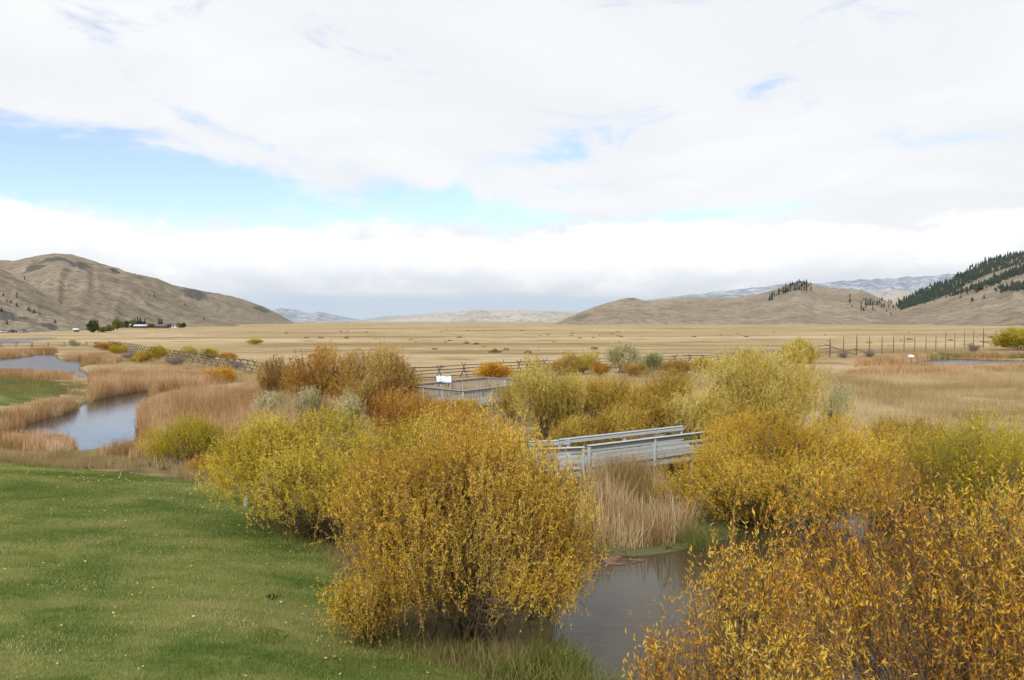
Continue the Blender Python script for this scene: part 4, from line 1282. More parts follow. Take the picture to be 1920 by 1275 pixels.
def walkway(name, label, a, b, z, width, rail_near=None, rail_far=None, cat='boardwalk', pw=0.14, top=0.74, legs=True, boards=3):
    """deck of planks from a to b (near edge), rails as (start, end) shares of the length; width goes to the left of a->b"""
    a = Vector((a[0], a[1], 0)); b = Vector((b[0], b[1], 0))
    L = (b - a).length
    root = empty(name, (a.x, a.y, 0), math.atan2(b.y - a.y, b.x - a.x))
    tag(root, label, cat)
    n = int(L / (pw + 0.012))
    rr = np.random.default_rng(n)
    for i in range(n):
        x = (i + 0.5) * L / n
        e = rr.uniform(-0.012, 0.012, 3)
        along(B_PLANK, 'plank', root, (x, -0.05 + e[0], z - 0.02 + e[2] * 0.25), (x, width + 0.05 + e[1], z - 0.02 + e[2] * 0.25), pw, 0.04)
    for y in (0.03, width / 2, width - 0.03):
        along(B_GREY, 'stringer', root, (0, y, z - 0.17), (L, y, z - 0.17), 0.05, 0.24)
    if legs:
        for x in np.arange(0.15, L, 2.55):
            for y in (0.10, width - 0.10):
                along(B_POST, 'pile', root, (x, y, -0.9), (x, y, z - 0.05), 0.13, 0.13, (0, 1, 0))
    for side, span in ((0, rail_near), (1, rail_far)):
        if not span: continue
        s0, s1 = span[0] * L, span[1] * L
        y = -0.07 if side == 0 else width + 0.07
        inn = 1 if side == 0 else -1
        cap = along(B_GREY, 'hand_rail', root, (s0, y + inn * 0.02, z + top), (s1, y + inn * 0.02, z + top), 0.16, 0.04)
        along(B_GREY, 'rail_board', root, (s0, y + inn * 0.065, z + top - 0.09), (s1, y + inn * 0.065, z + top - 0.09), 0.035, 0.13)
        for k in range(1 if side else 0, boards):
            zz = z + top - 0.115 - 0.20 * (k + 1)
            along(B_GREY, 'rail_board', root, (s0, y + inn * 0.065, zz), (s1, y + inn * 0.065, zz), 0.035, 0.105)
        npst = max(2, int(round((s1 - s0) / 2.6)) + 1)
        for x in np.linspace(s0 + 0.06, s1 - 0.06, npst):
            along(B_POST, 'rail_post', root, (x, y, z - 0.28), (x, y, z + top - 0.025), 0.09, 0.09, (0, 1, 0))
    return root


walkway('footbridge', 'grey painted footbridge with board railings over the channel', (2.54, 25.74), (7.75, 29.25), 1.02, 1.5, (0, 1), (0, 1), 'footbridge')
walkway('boardwalk', 'plank boardwalk leading from the lawn to the footbridge', (-8.3, 23.05), (2.50, 25.72), 0.98, 1.5, (0.80, 0.995), (0.86, 0.995))
walkway('boardwalk', 'plank boardwalk hidden among willows between bridge and platform', (7.9, 29.5), (5.2, 44.0), 0.80, 1.5, pw=0.2)
walkway('boardwalk', 'short plank boardwalk joining the viewing platform', (5.1, 44.3), (2.2, 51.2), 0.70, 1.5, pw=0.2)

# viewing platform
B_WEATH = box_mesh('board', PLANK)


def platform():
    A = Vector((-7.1, 50.6, 0)); B = Vector((-1.95, 57.7, 0)); D = Vector((-3.0, 46.4, 0)); C = B + (D - A)
    root = empty('viewing_platform', (A.x, A.y, 0))
    tag(root, 'square wooden viewing platform with picket railing behind the rust shrub', 'platform')
    z, top = 0.62, 1.72
    u = (D - A); v = (B - A)
    n = int(u.length / 0.15)
    for i in range(n):
        p = u * ((i + 0.5) / n)
        along(B_PLANK, 'plank', root, (p.x, p.y, z), (p.x + v.x, p.y + v.y, z), 0.138, 0.04)
    for t in (0.04, 0.35, 0.65, 0.96):
        p = v * t
        along(B_WEATH, 'joist', root, (p.x, p.y, z - 0.15), (p.x + u.x, p.y + u.y, z - 0.15), 0.06, 0.24)
        for s in (0.03, 0.5, 0.97):
            q = p + u * s
            along(B_POST, 'pile', root, (q.x, q.y, -0.7), (q.x, q.y, z - 0.05), 0.14, 0.14, (0, 1, 0))
    cs = [Vector((0, 0, 0)), v, v + u, u]
    for k in range(4):
        p, q = cs[k], cs[(k + 1) % 4]
        if k == 2: q = p + (q - p) * 1.0
        dd = (q - p); L = dd.length; dn = dd.normalized()
        e = 0.10 if k % 2 == 0 else -0.07
        p2, q2 = p - dn * e, q + dn * e
        along(B_WEATH, 'hand_rail', root, (p2.x, p2.y, top), (q2.x, q2.y, top), 0.17, 0.045)
        along(B_WEATH, 'rail_board', root, (p.x, p.y, top - 0.10), (q.x, q.y, top - 0.10), 0.03, 0.12)
        along(B_WEATH, 'rail_board', root, (p.x, p.y, z + 0.12), (q.x, q.y, z + 0.12), 0.03, 0.10)
        m = int(L / 0.155)
        nrm = Vector((dn.y, -dn.x, 0)) * 0.035
        for i in range(m):
            s = p + dn * (0.09 + i * (L - 0.18) / (m - 1)) + nrm
            along(B_PLANK, 'picket', root, (s.x, s.y, z + 0.05), (s.x, s.y, top - 0.045), 0.05, 0.03, (dn.y, -dn.x, 0))
        for t in (0.0, 0.34, 0.67):
            s = p + dd * t
            along(B_POST, 'rail_post', root, (s.x, s.y, z - 0.2), (s.x, s.y, top - 0.03), 0.10, 0.10, (0, 1, 0))
    # bench along the inside of the back railing
    s0 = v * 0.50 + u * 0.35; s1 = v * 0.72 + u * 0.35
    along(B_WEATH, 'bench_seat', root, (s0.x, s0.y, z + 0.45), (s1.x, s1.y, z + 0.45), 0.36, 0.05)
    for t in (0.08, 0.92):
        s = s0 + (s1 - s0) * t
        along(B_POST, 'bench_leg', root, (s.x, s.y, z), (s.x, s.y, z + 0.43), 0.10, 0.10, (0, 1, 0))


platform()


def info_sign():
    cx, cy = -4.83, 53.75
    root = empty('information_sign', (cx, cy, 0), math.atan2(57.7 - 50.6, -1.95 + 7.1) - 0.75)
    tag(root, 'tilted pale information panel standing at the platform railing', 'sign')
    m, g, out = new_mat('sign_print')
    tc = g.n('ShaderNodeTexCoord').outputs['Object']
    n1 = g.noise(tc, 3.2, 3, 0.5); n2 = g.noise(tc, 9.0, 4, 0.6)
    c = g.mix(g.ss(n1, 0.52, 0.56), (0.52, 0.56, 0.60, 1), (0.30, 0.38, 0.44, 1))
    c = g.mix(g.m('MULTIPLY', g.ss(n2, 0.58, 0.62), 0.6), c, (0.66, 0.66, 0.64, 1))
    principled(g, out, c, 0.22, 0.5)
    pan = box_mesh('panel', m, 0.02)
    frm = box_mesh('frame', plain_mat('sign_frame', (0.10, 0.10, 0.10), 0.5), 0.1)
    w, hgt, t = 1.05, 0.70, R(38)
    z0 = 1.66
    dy, dz = math.cos(t) * hgt, math.sin(t) * hgt
    M = Matrix.Translation((0, dy / 2 - 0.25, z0 + dz / 2)) @ Matrix.Rotation(t, 4, 'X') @ Matrix.Diagonal((w, hgt, 0.03, 1))
    link('panel', pan, root, mat4=M)
    nz = Vector((0, -math.sin(t), math.cos(t))) * -0.03
    lo = Vector((0, -0.25, z0)) + nz; hi = Vector((0, dy - 0.25, z0 + dz)) + nz
    for e in (lo, hi):
        along(frm, 'frame', root, (-w / 2 - 0.02, e.y, e.z), (w / 2 + 0.02, e.y, e.z), 0.05, 0.04)
    for x in (-0.38, 0.38):
        along(B_POST, 'sign_post', root, (x, dy / 2 - 0.25, 0.60), (x, dy / 2 - 0.25, z0 + dz / 2 - 0.03), 0.09, 0.09, (0, 1, 0))


info_sign()


def buck_fence(label, pts, h=1.2, seed=0, step=3.0, rails=3):
    """jackleg fence: crossed legs carrying log rails"""
    rr = np.random.default_rng(seed)
    P3 = [Vector((*G(a, b, 0.3), 0)) for a, b in pts]
    root = empty('rail_fence', (P3[0].x, P3[0].y, 0))
    tag(root, label, 'fence')
    o = P3[0]
    st = []
    for i in range(len(P3) - 1):
        a, b = P3[i], P3[i + 1]
        k = max(1, int(round((b - a).length / step)))
        st += [a + (b - a) * (j / k) for j in range(k)]
    st.append(P3[-1])
    for i, s in enumerate(st):
        d = (st[min(i + 1, len(st) - 1)] - st[max(i - 1, 0)]).normalized()
        nv = Vector((-d.y, d.x, 0))
        z = height1(s.x, s.y)
        q = s - o
        for sg in (-1, 1):
            j = rr.normal(size=2) * 0.04
            ft = q + nv * (0.62 * sg) + d * (0.06 * sg); tp = q - nv * (0.16 * sg) + d * (0.06 * sg + j[0])
            along(LOGS[rr.integers(4)], 'buck_leg', root, (ft.x, ft.y, z - 0.08), (tp.x, tp.y, z + h * 1.04 + j[1]), 0.105, 0.105)
        if i < len(st) - 1:
            s2 = st[i + 1]; z2 = height1(s2.x, s2.y); q2 = s2 - o
            for r_ in range(rails + 1):
                if r_ == rails:
                    off, zz = 0.0, h * 1.0            # top rail in the crotch
                else:
                    zz = h * (0.22 + 0.26 * r_); off = -(0.62 - 0.78 * zz / (h * 1.1)) - 0.09
                e = rr.normal(size=4) * 0.035
                a = q + nv * (off + e[0]) - d * 0.2; b = q2 + nv * (off + e[1]) + d * 0.2
                along(LOGS[rr.integers(4)], 'rail', root, (a.x, a.y, z + zz + e[2]), (b.x, b.y, z2 + zz + e[3]), 0.10, 0.10)
    return root


buck_fence('dark log rail fence crossing behind the viewing platform', [(700, 719), (773, 713), (870, 706), (973, 699), (1067, 695), (1150, 691), (1237, 687), (1320, 683), (1420, 676), (1532, 669)], 1.25, 3, 3.1)
buck_fence('zigzag log fence slanting through the brush at left', [(205, 652), (240, 657), (303, 670), (345, 677), (390, 684), (440, 693), (492, 703)], 1.35, 5, 3.0)
buck_fence('straight low log fence beyond the wide pond', [(-60, 652), (60, 651), (120, 650), (205, 651)], 1.0, 8, 2.9, 2)


def wire_fence():
    xs = [1556, 1581.5, 1606, 1630, 1653.6, 1675, 1695, 1715, 1736, 1754.6, 1773, 1790, 1808, 1825, 1843.7]
    tops = [643, 640.5, 638, 639.5, 637.7, 638, 637, 637.7, 636, 633.8, 630.5, 631.7, 629, 627.3, 624.7]
    p0 = G(xs[0], 669, 0.3)
    root = empty('wire_fence', (p0[0], p0[1], 0))
    tag(root, 'tall post-and-wire fence on the right side of the meadow', 'fence')
    pm = log_mesh('post', POST, 8, 9, 0.9)
    st = []
    for x, tp in zip(xs, tops):
        bz = 669 - (x - 1556) / (1843.7 - 1556) * 17.5
        gx, gy = G(x, bz, 0.3)
        z = height1(gx, gy)
        ztop = P(x, tp, gy)[2]
        st.append((gx - p0[0], gy - p0[1], z, ztop))
    for i, (a, b, z, zt) in enumerate(st):
        big = i in (0, 2, 14)
        along(pm, 'post', root, (a, b, z - 0.2), (a, b, zt), 0.20 if big else 0.14, 0.20 if big else 0.14, (0, 1, 0))
    wm = box_mesh('wire', WIRE)
    for i in range(len(st) - 1):
        a, b = st[i], st[i + 1]
        for f in (0.15, 0.38, 0.62, 0.88):
            along(wm, 'wire', root, (a[0], a[1] - 0.09, a[2] + (a[3] - a[2]) * f), (b[0], b[1] - 0.09, b[2] + (b[3] - b[2]) * f), 0.012, 0.012)
    brace = lambda p, q: along(LOGS[1], 'brace', root, p, q, 0.13, 0.13)
    a, b, c = st[0], st[1], st[2]
    brace((a[0], a[1], a[2] + 1.75), (c[0], c[1], c[2] + 0.05))
    brace((a[0], a[1], a[2] + 0.75), (c[0], c[1], c[2] + 0.95))
    brace((c[0], c[1], c[2] + 1.0), (st[3][0], st[3][1], st[3][2] + 0.2))
    e = st[14]
    x2, y2 = G(1882, 650, 0.3); x2 -= p0[0]; y2 -= p0[1]
    brace((e[0], e[1], e[3] - 0.5), (x2, y2, e[2] + 1.9))
    brace((e[0], e[1], e[2] + 1.35), (x2, y2, e[2] + 1.1))
    brace((e[0], e[1], e[2] + 1.2), (x2, y2, e[2] + 0.25))
    along(pm, 'post', root, (x2, y2, e[2] - 0.2), (x2, y2, e[2] + 2.1), 0.18, 0.18, (0, 1, 0))
    brace((st[12][0], st[12][1], st[12][2] + 0.9), (st[13][0], st[13][1], st[13][2] + 1.0))


wire_fence()


def gate_panel():
    a = Vector((*G(1533, 669, 0.3), 0)); b = Vector((*G(1556, 669, 0.3), 0))
    root = empty('pole_gate', (a.x, a.y, 0))
    tag(root, 'short log panel closing the gap between rail fence and wire fence', 'fence')
    z = height1(a.x, a.y)
    L = b - a
    for f in (0.25, 0.75, 1.25, 1.75):
        along(LOGS[2], 'rail', root, (0, 0, z + f), (L.x, L.y, z + f + 0.2), 0.11, 0.11)
    along(LOGS[0], 'post', root, (0, 0, z - 0.2), (0.2, 0.1, z + 1.8), 0.15, 0.15)
    along(LOGS[3], 'post', root, (0.35, -0.1, z - 0.2), (-0.1, 0, z + 1.1), 0.2, 0.2)


gate_panel()


def marker_post():
    x, y = G(1708, 692, 0.25)
    root = empty('marker_post', (x, y, height1(x, y)))
    tag(root, 'thin dark post with a rounded white top by the small right pond', 'post')
    k = CZ - height1(x, y)
    zt = P(1708, 671, y)[2] - height1(x, y)
    along(log_mesh('post', POST, 6, 4, 0.9), 'post', root, (0, 0, -0.3), (0, 0, zt), 0.08, 0.08, (0, 1, 0))
    an = np.linspace(0, 2 * math.pi, 12, endpoint=False)
    pr = [(0.10, 0.0), (0.30, 0.06), (0.36, 0.20), (0.28, 0.33), (0.12, 0.40)]
    v = np.array([[r * math.cos(a) * 1.1, r * math.sin(a) * 0.8, z] for r, z in pr for a in an])
    f = np.array([[i * 12 + j, i * 12 + (j + 1) % 12, (i + 1) * 12 + (j + 1) % 12, (i + 1) * 12 + j] for i in range(4) for j in range(12)])
    g = Geo().add(v, f)
    g.f.append(np.arange(12)[::-1][None, :]); g.f.append((48 + np.arange(12))[None, :])
    link('white_top', g.mesh('white_top', plain_mat('white_cap', (0.72, 0.72, 0.70), 0.6)), root, (0, 0, zt - 0.02))


marker_post()

# dark soil thrown up in the lawn
x, y = G(512, 1114, 0.65)
r_ = np.random.default_rng(4)
gm = Geo()
for k in range(18):
    c = np.array([x + r_.normal() * 0.085, y + r_.normal() * 0.07, height1(x, y) + 0.025 + abs(r_.normal()) * 0.02])
    v = c + unit(r_.normal(size=(8, 3))) * 0.024
    gm.add(v, np.array([[0, 1, 2], [0, 2, 3], [0, 3, 4], [4, 5, 6], [1, 5, 7], [2, 6, 7], [3, 5, 6], [4, 1, 7]]))
tag(gm.build('soil_mound', plain_mat('dark_soil', (0.035, 0.028, 0.020), 0.95)), 'small dark heap of soil in the lawn', 'soil heap', kind='stuff')


# ------------------------------------------------------------------ far trees, houses, cars
def project(V):
    y = V[..., 1]
    sp, cp = math.sin(PITCH), math.cos(PITCH)
    dz = V[..., 2] - CZ
    f = y * cp - dz * sp
    u = y * sp + dz * cp
    return 960 + F * V[..., 0] / f, 637.5 - F * u / f


def on_hill(grid, px, py):
    X, Y_ = project(grid[0])
    k = np.argmin((X - px) ** 2 + (Y_ - py) ** 2)
    return grid[0].reshape(-1, 3)[k]


CONIFER = leaf_mat('conifer_needles', pal((0.012, 0.022, 0.014), (0.022, 0.036, 0.021), (0.036, 0.052, 0.028)), 0.1, 0.8)


def conifer_mesh(seed, full=0.30):
    """unit-height conifer: ragged whorls of drooping boughs round a trunk"""
    r = np.random.default_rng(seed)
    g = Geo()
    for k in range(9):
        z = 0.08 + 0.86 * k / 8
        rad = full * (1 - z) ** 0.8 + 0.02
        m = 9 - k // 2
        for j in range(m):
            a = 6.283 * j / m + r.uniform(-.3, .3)
            L = rad * r.uniform(0.7, 1.2)
            c, s = math.cos(a), math.sin(a)
            w = 0.09 * (1 - z * 0.6)
            v = [(0, 0, z + 0.10), (c * L * .6 - s * w, s * L * .6 + c * w, z + 0.02), (c * L, s * L, z - 0.04), (c * L * .6 + s * w, s * L * .6 - c * w, z + 0.02)]
            g.add(v, [[0, 1, 2], [0, 2, 3]], r.uniform(0.1, 0.9))
    v, f = tubes(np.array([[[0, 0, -0.05], [0, 0, 0.5], [0, 0, 1.0]]]), np.array([[0.022, 0.015, 0.003]]), 5)
    g.add(v, f, 0.3)
    return g.mesh('conifer', CONIFER)


CON = [conifer_mesh(k, 0.24 + 0.05 * k) for k in range(4)]
rc = np.random.default_rng(5)


ORD = ['first', 'second', 'third', 'fourth', 'fifth', 'sixth', 'seventh', 'eighth', 'ninth', 'tenth', 'eleventh', 'twelfth', 'thirteenth', 'fourteenth', 'fifteenth']


def conifers(grid, spots, label, group, hh=(5, 9)):
    spots = sorted(spots)
    lab0 = label
    for q, (px, py) in enumerate(spots):
        label = lab0 + ', ' + ORD[q] + ' from the left' if len(spots) < 15 else lab0
        p = on_hill(grid, px, py)
        h = rc.uniform(*hh)
        o = link('conifer', CON[rc.integers(4)], None, (p[0], p[1], p[2] - 0.2), rc.uniform(0, 6.28))
        w_ = h * rc.uniform(1.0, 1.7)
        o.scale = (w_, w_ * rc.uniform(0.85, 1.15), h)
        tag(o, label, 'tree', group)


conifers(knob, [(1443 + 78 * a, 556 - 27 * math.sin(min(1, a * 1.15) * 1.9) + 20 * b * (0.4 + a * 0.6)) for a, b in rc.uniform(size=(75, 2))], 'small dark conifer on the rocky knob of the tan hill', 'conifers on the rocky knob', (6, 11))
conifers(knob, [(1592 + 88 * a, 556 + 26 * b + 10 * a) for a, b in rc.uniform(size=(42, 2))], 'small dark conifer on the right shoulder of the tan hill', 'conifers on the right shoulder', (5, 9))
conifers(spur, [(5, 555), (30, 553), (31, 559), (15, 565), (19, 568), (32, 574), (53, 582), (58, 584), (63, 587), (76, 591), (12, 607), (104, 606), (40, 598), (3, 585)], 'dark juniper on the grassy spur at the left edge', 'junipers on the spur', (1.5, 2.8))
conifers(butte, [(47, 525), (213, 507), (252, 512), (348, 573), (380, 599), (130, 540), (290, 556)], 'lone dark juniper on the large left butte', 'junipers on the butte', (2.5, 4.5))


def forest(label, grid, fn, n, hh, seed):
    """a wood too dense and far to count"""
    r = np.random.default_rng(seed)
    V = grid[0].reshape(-1, 3)
    X, Y_ = project(V)
    ok = fn(X, Y_, np.repeat(np.linspace(0, 1, grid[0].shape[0]), grid[0].shape[1]))
    idx = r.choice(np.flatnonzero(ok), n)
    g = Geo()
    for i in idx:
        p = V[i] + np.array([r.normal() * 6, r.normal() * 6, -0.5])
        h = r.uniform(*hh); w = h * r.uniform(0.17, 0.26)
        a = np.linspace(0, 6.283, 6)[:-1] + r.uniform(0, 1)
        ring = lambda rad, z: np.stack([p[0] + rad * np.cos(a) * r.uniform(.7, 1.25, 5), p[1] + rad * np.sin(a) * r.uniform(.7, 1.25, 5), np.full(5, p[2] + z) + r.normal(size=5) * 0.06 * h], -1)
        v = np.concatenate([ring(w, h * .08), ring(w * .62, h * .50), [[p[0], p[1], p[2] + h]]])
        k = np.arange(5); k2 = (k + 1) % 5
        g.add(v, np.concatenate([np.stack([k, k2, 5 + k2], -1), np.stack([k, 5 + k2, 5 + k], -1), np.stack([5 + k, 5 + k2, 0 * k + 10], -1)]), r.uniform(0.1, 0.9))
    tag(g.build('conifer_forest', CONIFER), label, 'forest', kind='stuff')


forest('dark conifer forest covering the right ridge', mount, lambda x, y, t: (x > 1688) & (x < 2350) & (t > 0.45 + 0.12 * np.sin(x * 0.09)) & (t < 1.01), 6500, (7, 14), 1)
line = lambda x, y, x0, y0, x1, y1, w: (x > x0) & (x < x1) & (np.abs(y - (y0 + (y1 - y0) * (x - x0) / (x1 - x0))) < w)
forest('strips of dark conifers on the bare right slope', slope, lambda x, y, t: line(x, y, 1790, 553, 1850, 533, 2.5) | line(x, y, 1835, 541, 1925, 508, 4.5) | line(x, y, 1872, 547, 1930, 535, 5) | line(x, y, 1880, 520, 1930, 500, 3.5), 520, (5, 11), 2)
conifers(slope, [(1750, 566), (1762, 562), (1775, 558), (1783, 556), (1800, 560), (1815, 552), (1832, 548), (1700, 578), (1718, 574), (1733, 570), (1825, 565), (1846, 560)], 'lone dark conifer on the bare slope below the forested ridge', 'lone conifers on the bare slope', (4, 8))


def tree(name, label, px, Y, h, r, mat, seed, group=None):
    rg = np.random.default_rng(seed)
    b = by_depth(px, Y)
    root = empty(name, b)
    tag(root, label, 'tree', group)
    n = 900
    d = unit(rg.normal(size=(n, 3)))
    rr = (1 + 0.22 * waves(d, np.random.default_rng(seed + 1), 4)) * rg.uniform(0.35, 1, n) ** 0.5
    p = d * rr[:, None] * np.array([r, r, h * 0.44]) + np.array([0, 0, h * 0.56])
    V, Fc = leaf_quads(p, unit(rg.normal(size=(n, 3))), np.full(n, r * 0.32), np.full(n, r * 0.24), rg)
    tt = np.clip(0.5 + 0.3 * waves(d, np.random.default_rng(seed + 2), 4) + 0.15 * rg.normal(size=n), 0.02, 0.98)
    o = Geo().add(V, Fc, np.repeat(tt, 4)).build('crown', mat, root); o['kind'] = 'stuff'
    lim = [[[0, 0, -0.2], [0.02 * h, 0, h * 0.3], [0, 0.02 * h, h * 0.75]], [[0.01 * h, 0, h * 0.28], [0.12 * h, 0.03, h * 0.5], [r * 0.5, 0, h * 0.7]], [[0.01 * h, 0, h * 0.3], [-0.1 * h, 0.03, h * 0.5], [-r * 0.5, 0.1, h * 0.68]]]
    Geo().add(*tubes(np.array(lim), np.array([[0.035 * h, 0.028 * h, 0.01 * h], [0.018 * h, 0.012 * h, 0.005 * h], [0.018 * h, 0.012 * h, 0.005 * h]]), 6)).build('trunk', BARK, root)


L_OLIVE = leaf_mat('olive_leaf', pal((0.10, 0.11, 0.025), (0.16, 0.16, 0.035), (0.24, 0.21, 0.05)), 0.25)
tree('deciduous_tree', 'round green tree at the foot of the left butte', 174, 375, 6.2, 2.7, L_TREE, 1)
tree('deciduous_tree', 'pale yellow-green tree between the round tree and the farm', 219, 480, 7.5, 2.6, L_OLIVE, 2)
tree('deciduous_tree', 'low hedge-like tree right of the round green tree', 192, 400, 2.6, 2.4, L_OLIVE, 3)
tree('deciduous_tree', 'low hedge-like tree left of the pale yellow-green one', 205, 430, 3.2, 2.8, L_OLIVE, 4)
for k, (px, Y, h, r) in enumerate([(225, 640, 6, 2.4), (229, 600, 5, 2.0), (237, 620, 6, 2.2), (247, 640, 6.5, 2.2), (264, 660, 6, 3.2), (280, 640, 3.2, 2.5), (288, 640, 3, 2.2), (315, 690, 3, 3), (324, 690, 3, 3), (336, 640, 4.0, 2.6), (344, 640, 4.5, 2.2)]):
    tree('deciduous_tree', 'small dark tree among the farm buildings, ' + ORD[k] + ' from the left', px, Y, h, r, L_TREE if k % 2 == 0 else L_OLIVE, 10 + k, 'trees among the farm buildings')
for q, (px, Y, h) in enumerate([(253, 650, 9), (258, 655, 10), (263, 650, 9.5), (272, 660, 8), (298, 680, 8.5), (301, 690, 8), (304, 690, 8)]):
    b = by_depth(px, Y)
    o = link('conifer', CON[0], None, b, px)
    o.scale = (h, h, h)
    tag(o, 'pointed dark conifer behind the farm, ' + ORD[q] + ' from the left', 'tree', 'conifers behind the farm buildings')

RED_WALL = plain_mat('red_siding', (0.17, 0.075, 0.060), 0.8)
WHITE_WALL = plain_mat('white_siding', (0.62, 0.62, 0.60), 0.7)
BROWN_WALL = plain_mat('brown_siding', (0.20, 0.14, 0.10), 0.8)
ROOF_PALE = plain_mat('pale_metal_roof', (0.55, 0.57, 0.60), 0.4)
ROOF_DARK = plain_mat('dark_roof', (0.14, 0.13, 0.13), 0.7)
PANE = plain_mat('window_pane', (0.03, 0.04, 0.05), 0.1, 0.1, 3, 0.5)


def house(label, px, Y, L, W, hw, hr, wall, roof, rz=0.0, nwin=3):
    b = by_depth(px, Y)
    root = empty('farm_building', b, rz)
    tag(root, label, 'building')
    v = [(-L / 2, -W / 2, -.3), (L / 2, -W / 2, -.3), (L / 2, W / 2, -.3), (-L / 2, W / 2, -.3), (-L / 2, -W / 2, hw), (L / 2, -W / 2, hw), (L / 2, W / 2, hw), (-L / 2, W / 2, hw), (-L / 2, 0, hw + hr), (L / 2, 0, hw + hr)]
    g = Geo().add(v, [[0, 1, 5, 4], [1, 2, 6, 5], [2, 3, 7, 6], [3, 0, 4, 7]])
    g.f.append(np.array([[4, 8, 7], [5, 6, 9]]))
    g.build('wall', wall, root)
    e, t = 0.4, 0.15
    for s in (-1, 1):
        p = [(-L / 2 - e, s * (W / 2 + e), hw - e * hr / (W / 2)), (L / 2 + e, s * (W / 2 + e), hw - e * hr / (W / 2)), (L / 2 + e, 0, hw + hr + 0.02), (-L / 2 - e, 0, hw + hr + 0.02)]
        v = [(a, b_, c + 0.03) for a, b_, c in p] + [(a, b_, c + 0.03 + t) for a, b_, c in p]
        Geo().add(v, [[0, 1, 2, 3], [4, 5, 6, 7], [0, 1, 5, 4], [1, 2, 6, 5], [2, 3, 7, 6], [3, 0, 4, 7]]).build('roof', roof, root)
    for k in range(nwin):
        x = (k + 0.5) / nwin * L - L / 2
        along(box_mesh('window', PANE), 'window', root, (x - 0.55, -W / 2 - 0.03, hw * 0.55), (x + 0.55, -W / 2 - 0.03, hw * 0.55), 0.08, 1.1)


house('long low farm building with a pale roof', 265, 610, 9.5, 5, 1.9, 1.0, RED_WALL, ROOF_PALE, 0.05, 5)
house('red farm building right of the pale-roofed one', 304, 600, 9, 5, 1.9, 1.1, RED_WALL, ROOF_DARK, -0.05, 4)
house('small white farmhouse at the right end of the farm', 330, 640, 5.5, 5, 2.4, 1.6, WHITE_WALL, ROOF_DARK, 0.2, 2)
house('small brown house at the left end of the farm', 243, 640, 5, 5, 2.4, 1.5, BROWN_WALL, ROOF_PALE, -0.2, 2)
house('grey shed near the road at the foot of the spur', 143, 400, 2.2, 2.0, 1.3, 0.5, BROWN_WALL, ROOF_PALE, 0.3, 1)

TYRE = plain_mat('tyre_rubber', (0.02, 0.02, 0.02), 0.9)


def car(label, px, Y, colr, rz):
    b = by_depth(px, Y)
    root = empty('parked_car', b, rz)
    tag(root, label, 'car')
    paint = plain_mat('car_paint', colr, 0.3, 0.03, 2, 0.5)
    def loft(sec, W, name, mat, inset=0.0):
        n = len(sec)
        v = [(x, -W / 2, z) for x, z in sec] + [(x, W / 2, z) for x, z in sec]
        g = Geo().add(v, [[i, (i + 1) % n, n + (i + 1) % n, n + i] for i in range(n)])
        g.f.append(np.arange(n)[::-1][None, :]); g.f.append((n + np.arange(n))[None, :])
        return g.build(name, mat, root)
    loft([(-2.1, 0.35), (2.1, 0.35), (2.15, 0.7), (1.2, 0.92), (-2.0, 0.95), (-2.15, 0.7)], 1.75, 'body', paint)
    loft([(-1.7, 0.95), (1.0, 0.92), (0.45, 1.42), (-1.3, 1.45)], 1.5, 'cabin', PANE)
    loft([(-1.28, 1.45), (0.45, 1.42), (0.40, 1.48), (-1.25, 1.51)], 1.46, 'roof', paint)
    for x in (-1.3, 1.3):
        for y in (-0.82, 0.82):
            c = np.array([[[x, y - 0.1, 0.32], [x, y + 0.1, 0.32]]])
            g = Geo().add(*tubes(c, np.array([[0.32, 0.32]]), 12))
            g.f.append(np.arange(12)[None, :]); g.f.append((12 + np.arange(12))[None, :])
            g.build('wheel', TYRE, root)


car('white car parked at the left edge below the spur', 6, 372, (0.6, 0.62, 0.65), 1.3)
car('dark car parked below the spur, between two others', 24, 372, (0.06, 0.07, 0.10), 1.5)
car('grey-blue car below the spur nearest the grey shed', 45, 375, (0.22, 0.26, 0.32), 1.5)

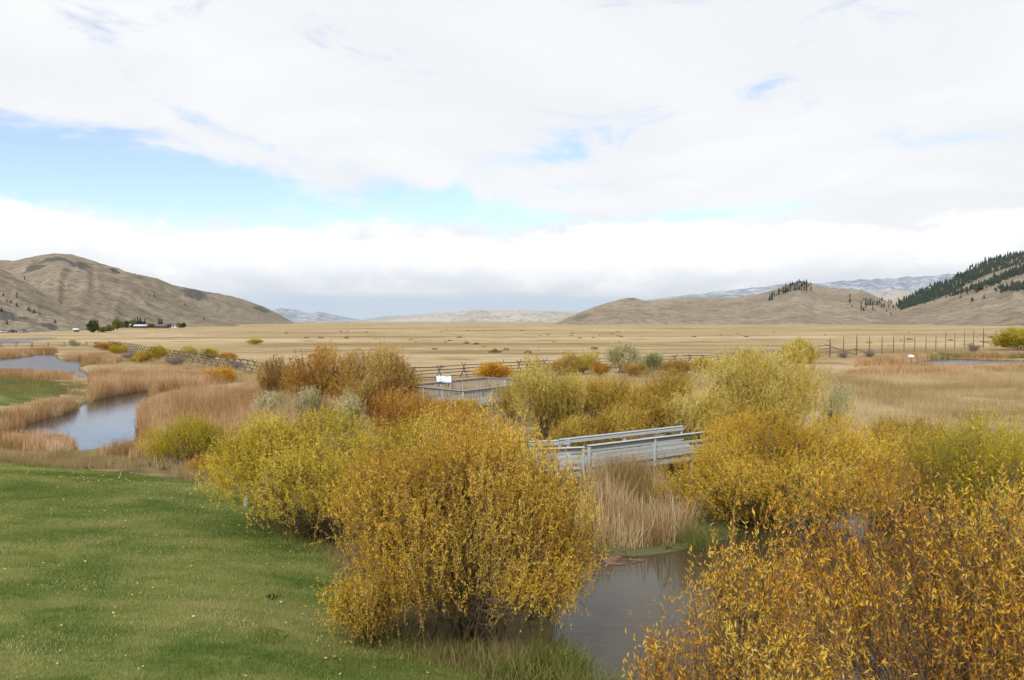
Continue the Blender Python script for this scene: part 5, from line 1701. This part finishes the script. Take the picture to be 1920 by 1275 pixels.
# scattered sagebrush on the flat
SG = []
for k in range(3):
    r = np.random.default_rng(900 + k)
    n = 160
    d = unit(r.normal(size=(n, 3))); d[:, 2] = np.abs(d[:, 2])
    V, Fc = leaf_quads(d * r.uniform(0.4, 1, n)[:, None] * np.array([1.0, 1.0, 0.6]), unit(d + 0.6 * r.normal(size=(n, 3))), np.full(n, 0.4), np.full(n, 0.13), r)
    SG.append(Geo().add(V, Fc, np.repeat(r.uniform(0.05, 0.95, n), 4)).mesh('sagebrush', L_OLIVE if k else L_BROWN))
for k in range(80):
    px = rc.uniform(520, 1900); Y = math.exp(rc.uniform(math.log(120), math.log(520)))
    if 620 < px < 1500 and Y < 135: Y += 60
    b = by_depth(px, Y)
    o = link('sagebrush', SG[rc.integers(3)], None, b, rc.uniform(0, 6))
    s_ = rc.uniform(0.35, 0.9)
    o.scale = (s_ * rc.uniform(0.9, 1.5), s_, s_ * rc.uniform(0.6, 1.1))
    tag(o, 'small dark tuft of brush scattered on the dry valley floor', 'brush', 'brush tufts on the valley floor')

# ------------------------------------------------------------------ the air of the valley
def haze():
    m = bpy.data.materials.new('valley_air')
    m.use_nodes = True
    nt = m.node_tree
    nt.nodes.clear()
    out = nt.nodes.new('ShaderNodeOutputMaterial')
    v = nt.nodes.new('ShaderNodeVolumePrincipled')
    v.inputs['Color'].default_value = (0.80, 0.88, 1.0, 1)
    v.inputs['Density'].default_value = 2.4e-5
    v.inputs['Anisotropy'].default_value = 0.2
    nt.links.new(v.outputs[0], out.inputs['Volume'])
    a, z0, z1 = 16000.0, -2.5, 800.0
    vs = [(-a, -600, z0), (a, -600, z0), (a, a, z0), (-a, a, z0), (-a, -600, z1), (a, -600, z1), (a, a, z1), (-a, a, z1)]
    me = bpy.data.meshes.new('haze')
    me.from_pydata(vs, [], [(3, 2, 1, 0), (4, 5, 6, 7), (0, 1, 5, 4), (1, 2, 6, 5), (2, 3, 7, 6), (3, 0, 4, 7)])
    me.materials.append(m)
    o = bpy.data.objects.new('haze', me)
    col.objects.link(o)
    tag(o, 'thin pale haze filling the valley air', 'haze', kind='stuff')


haze()
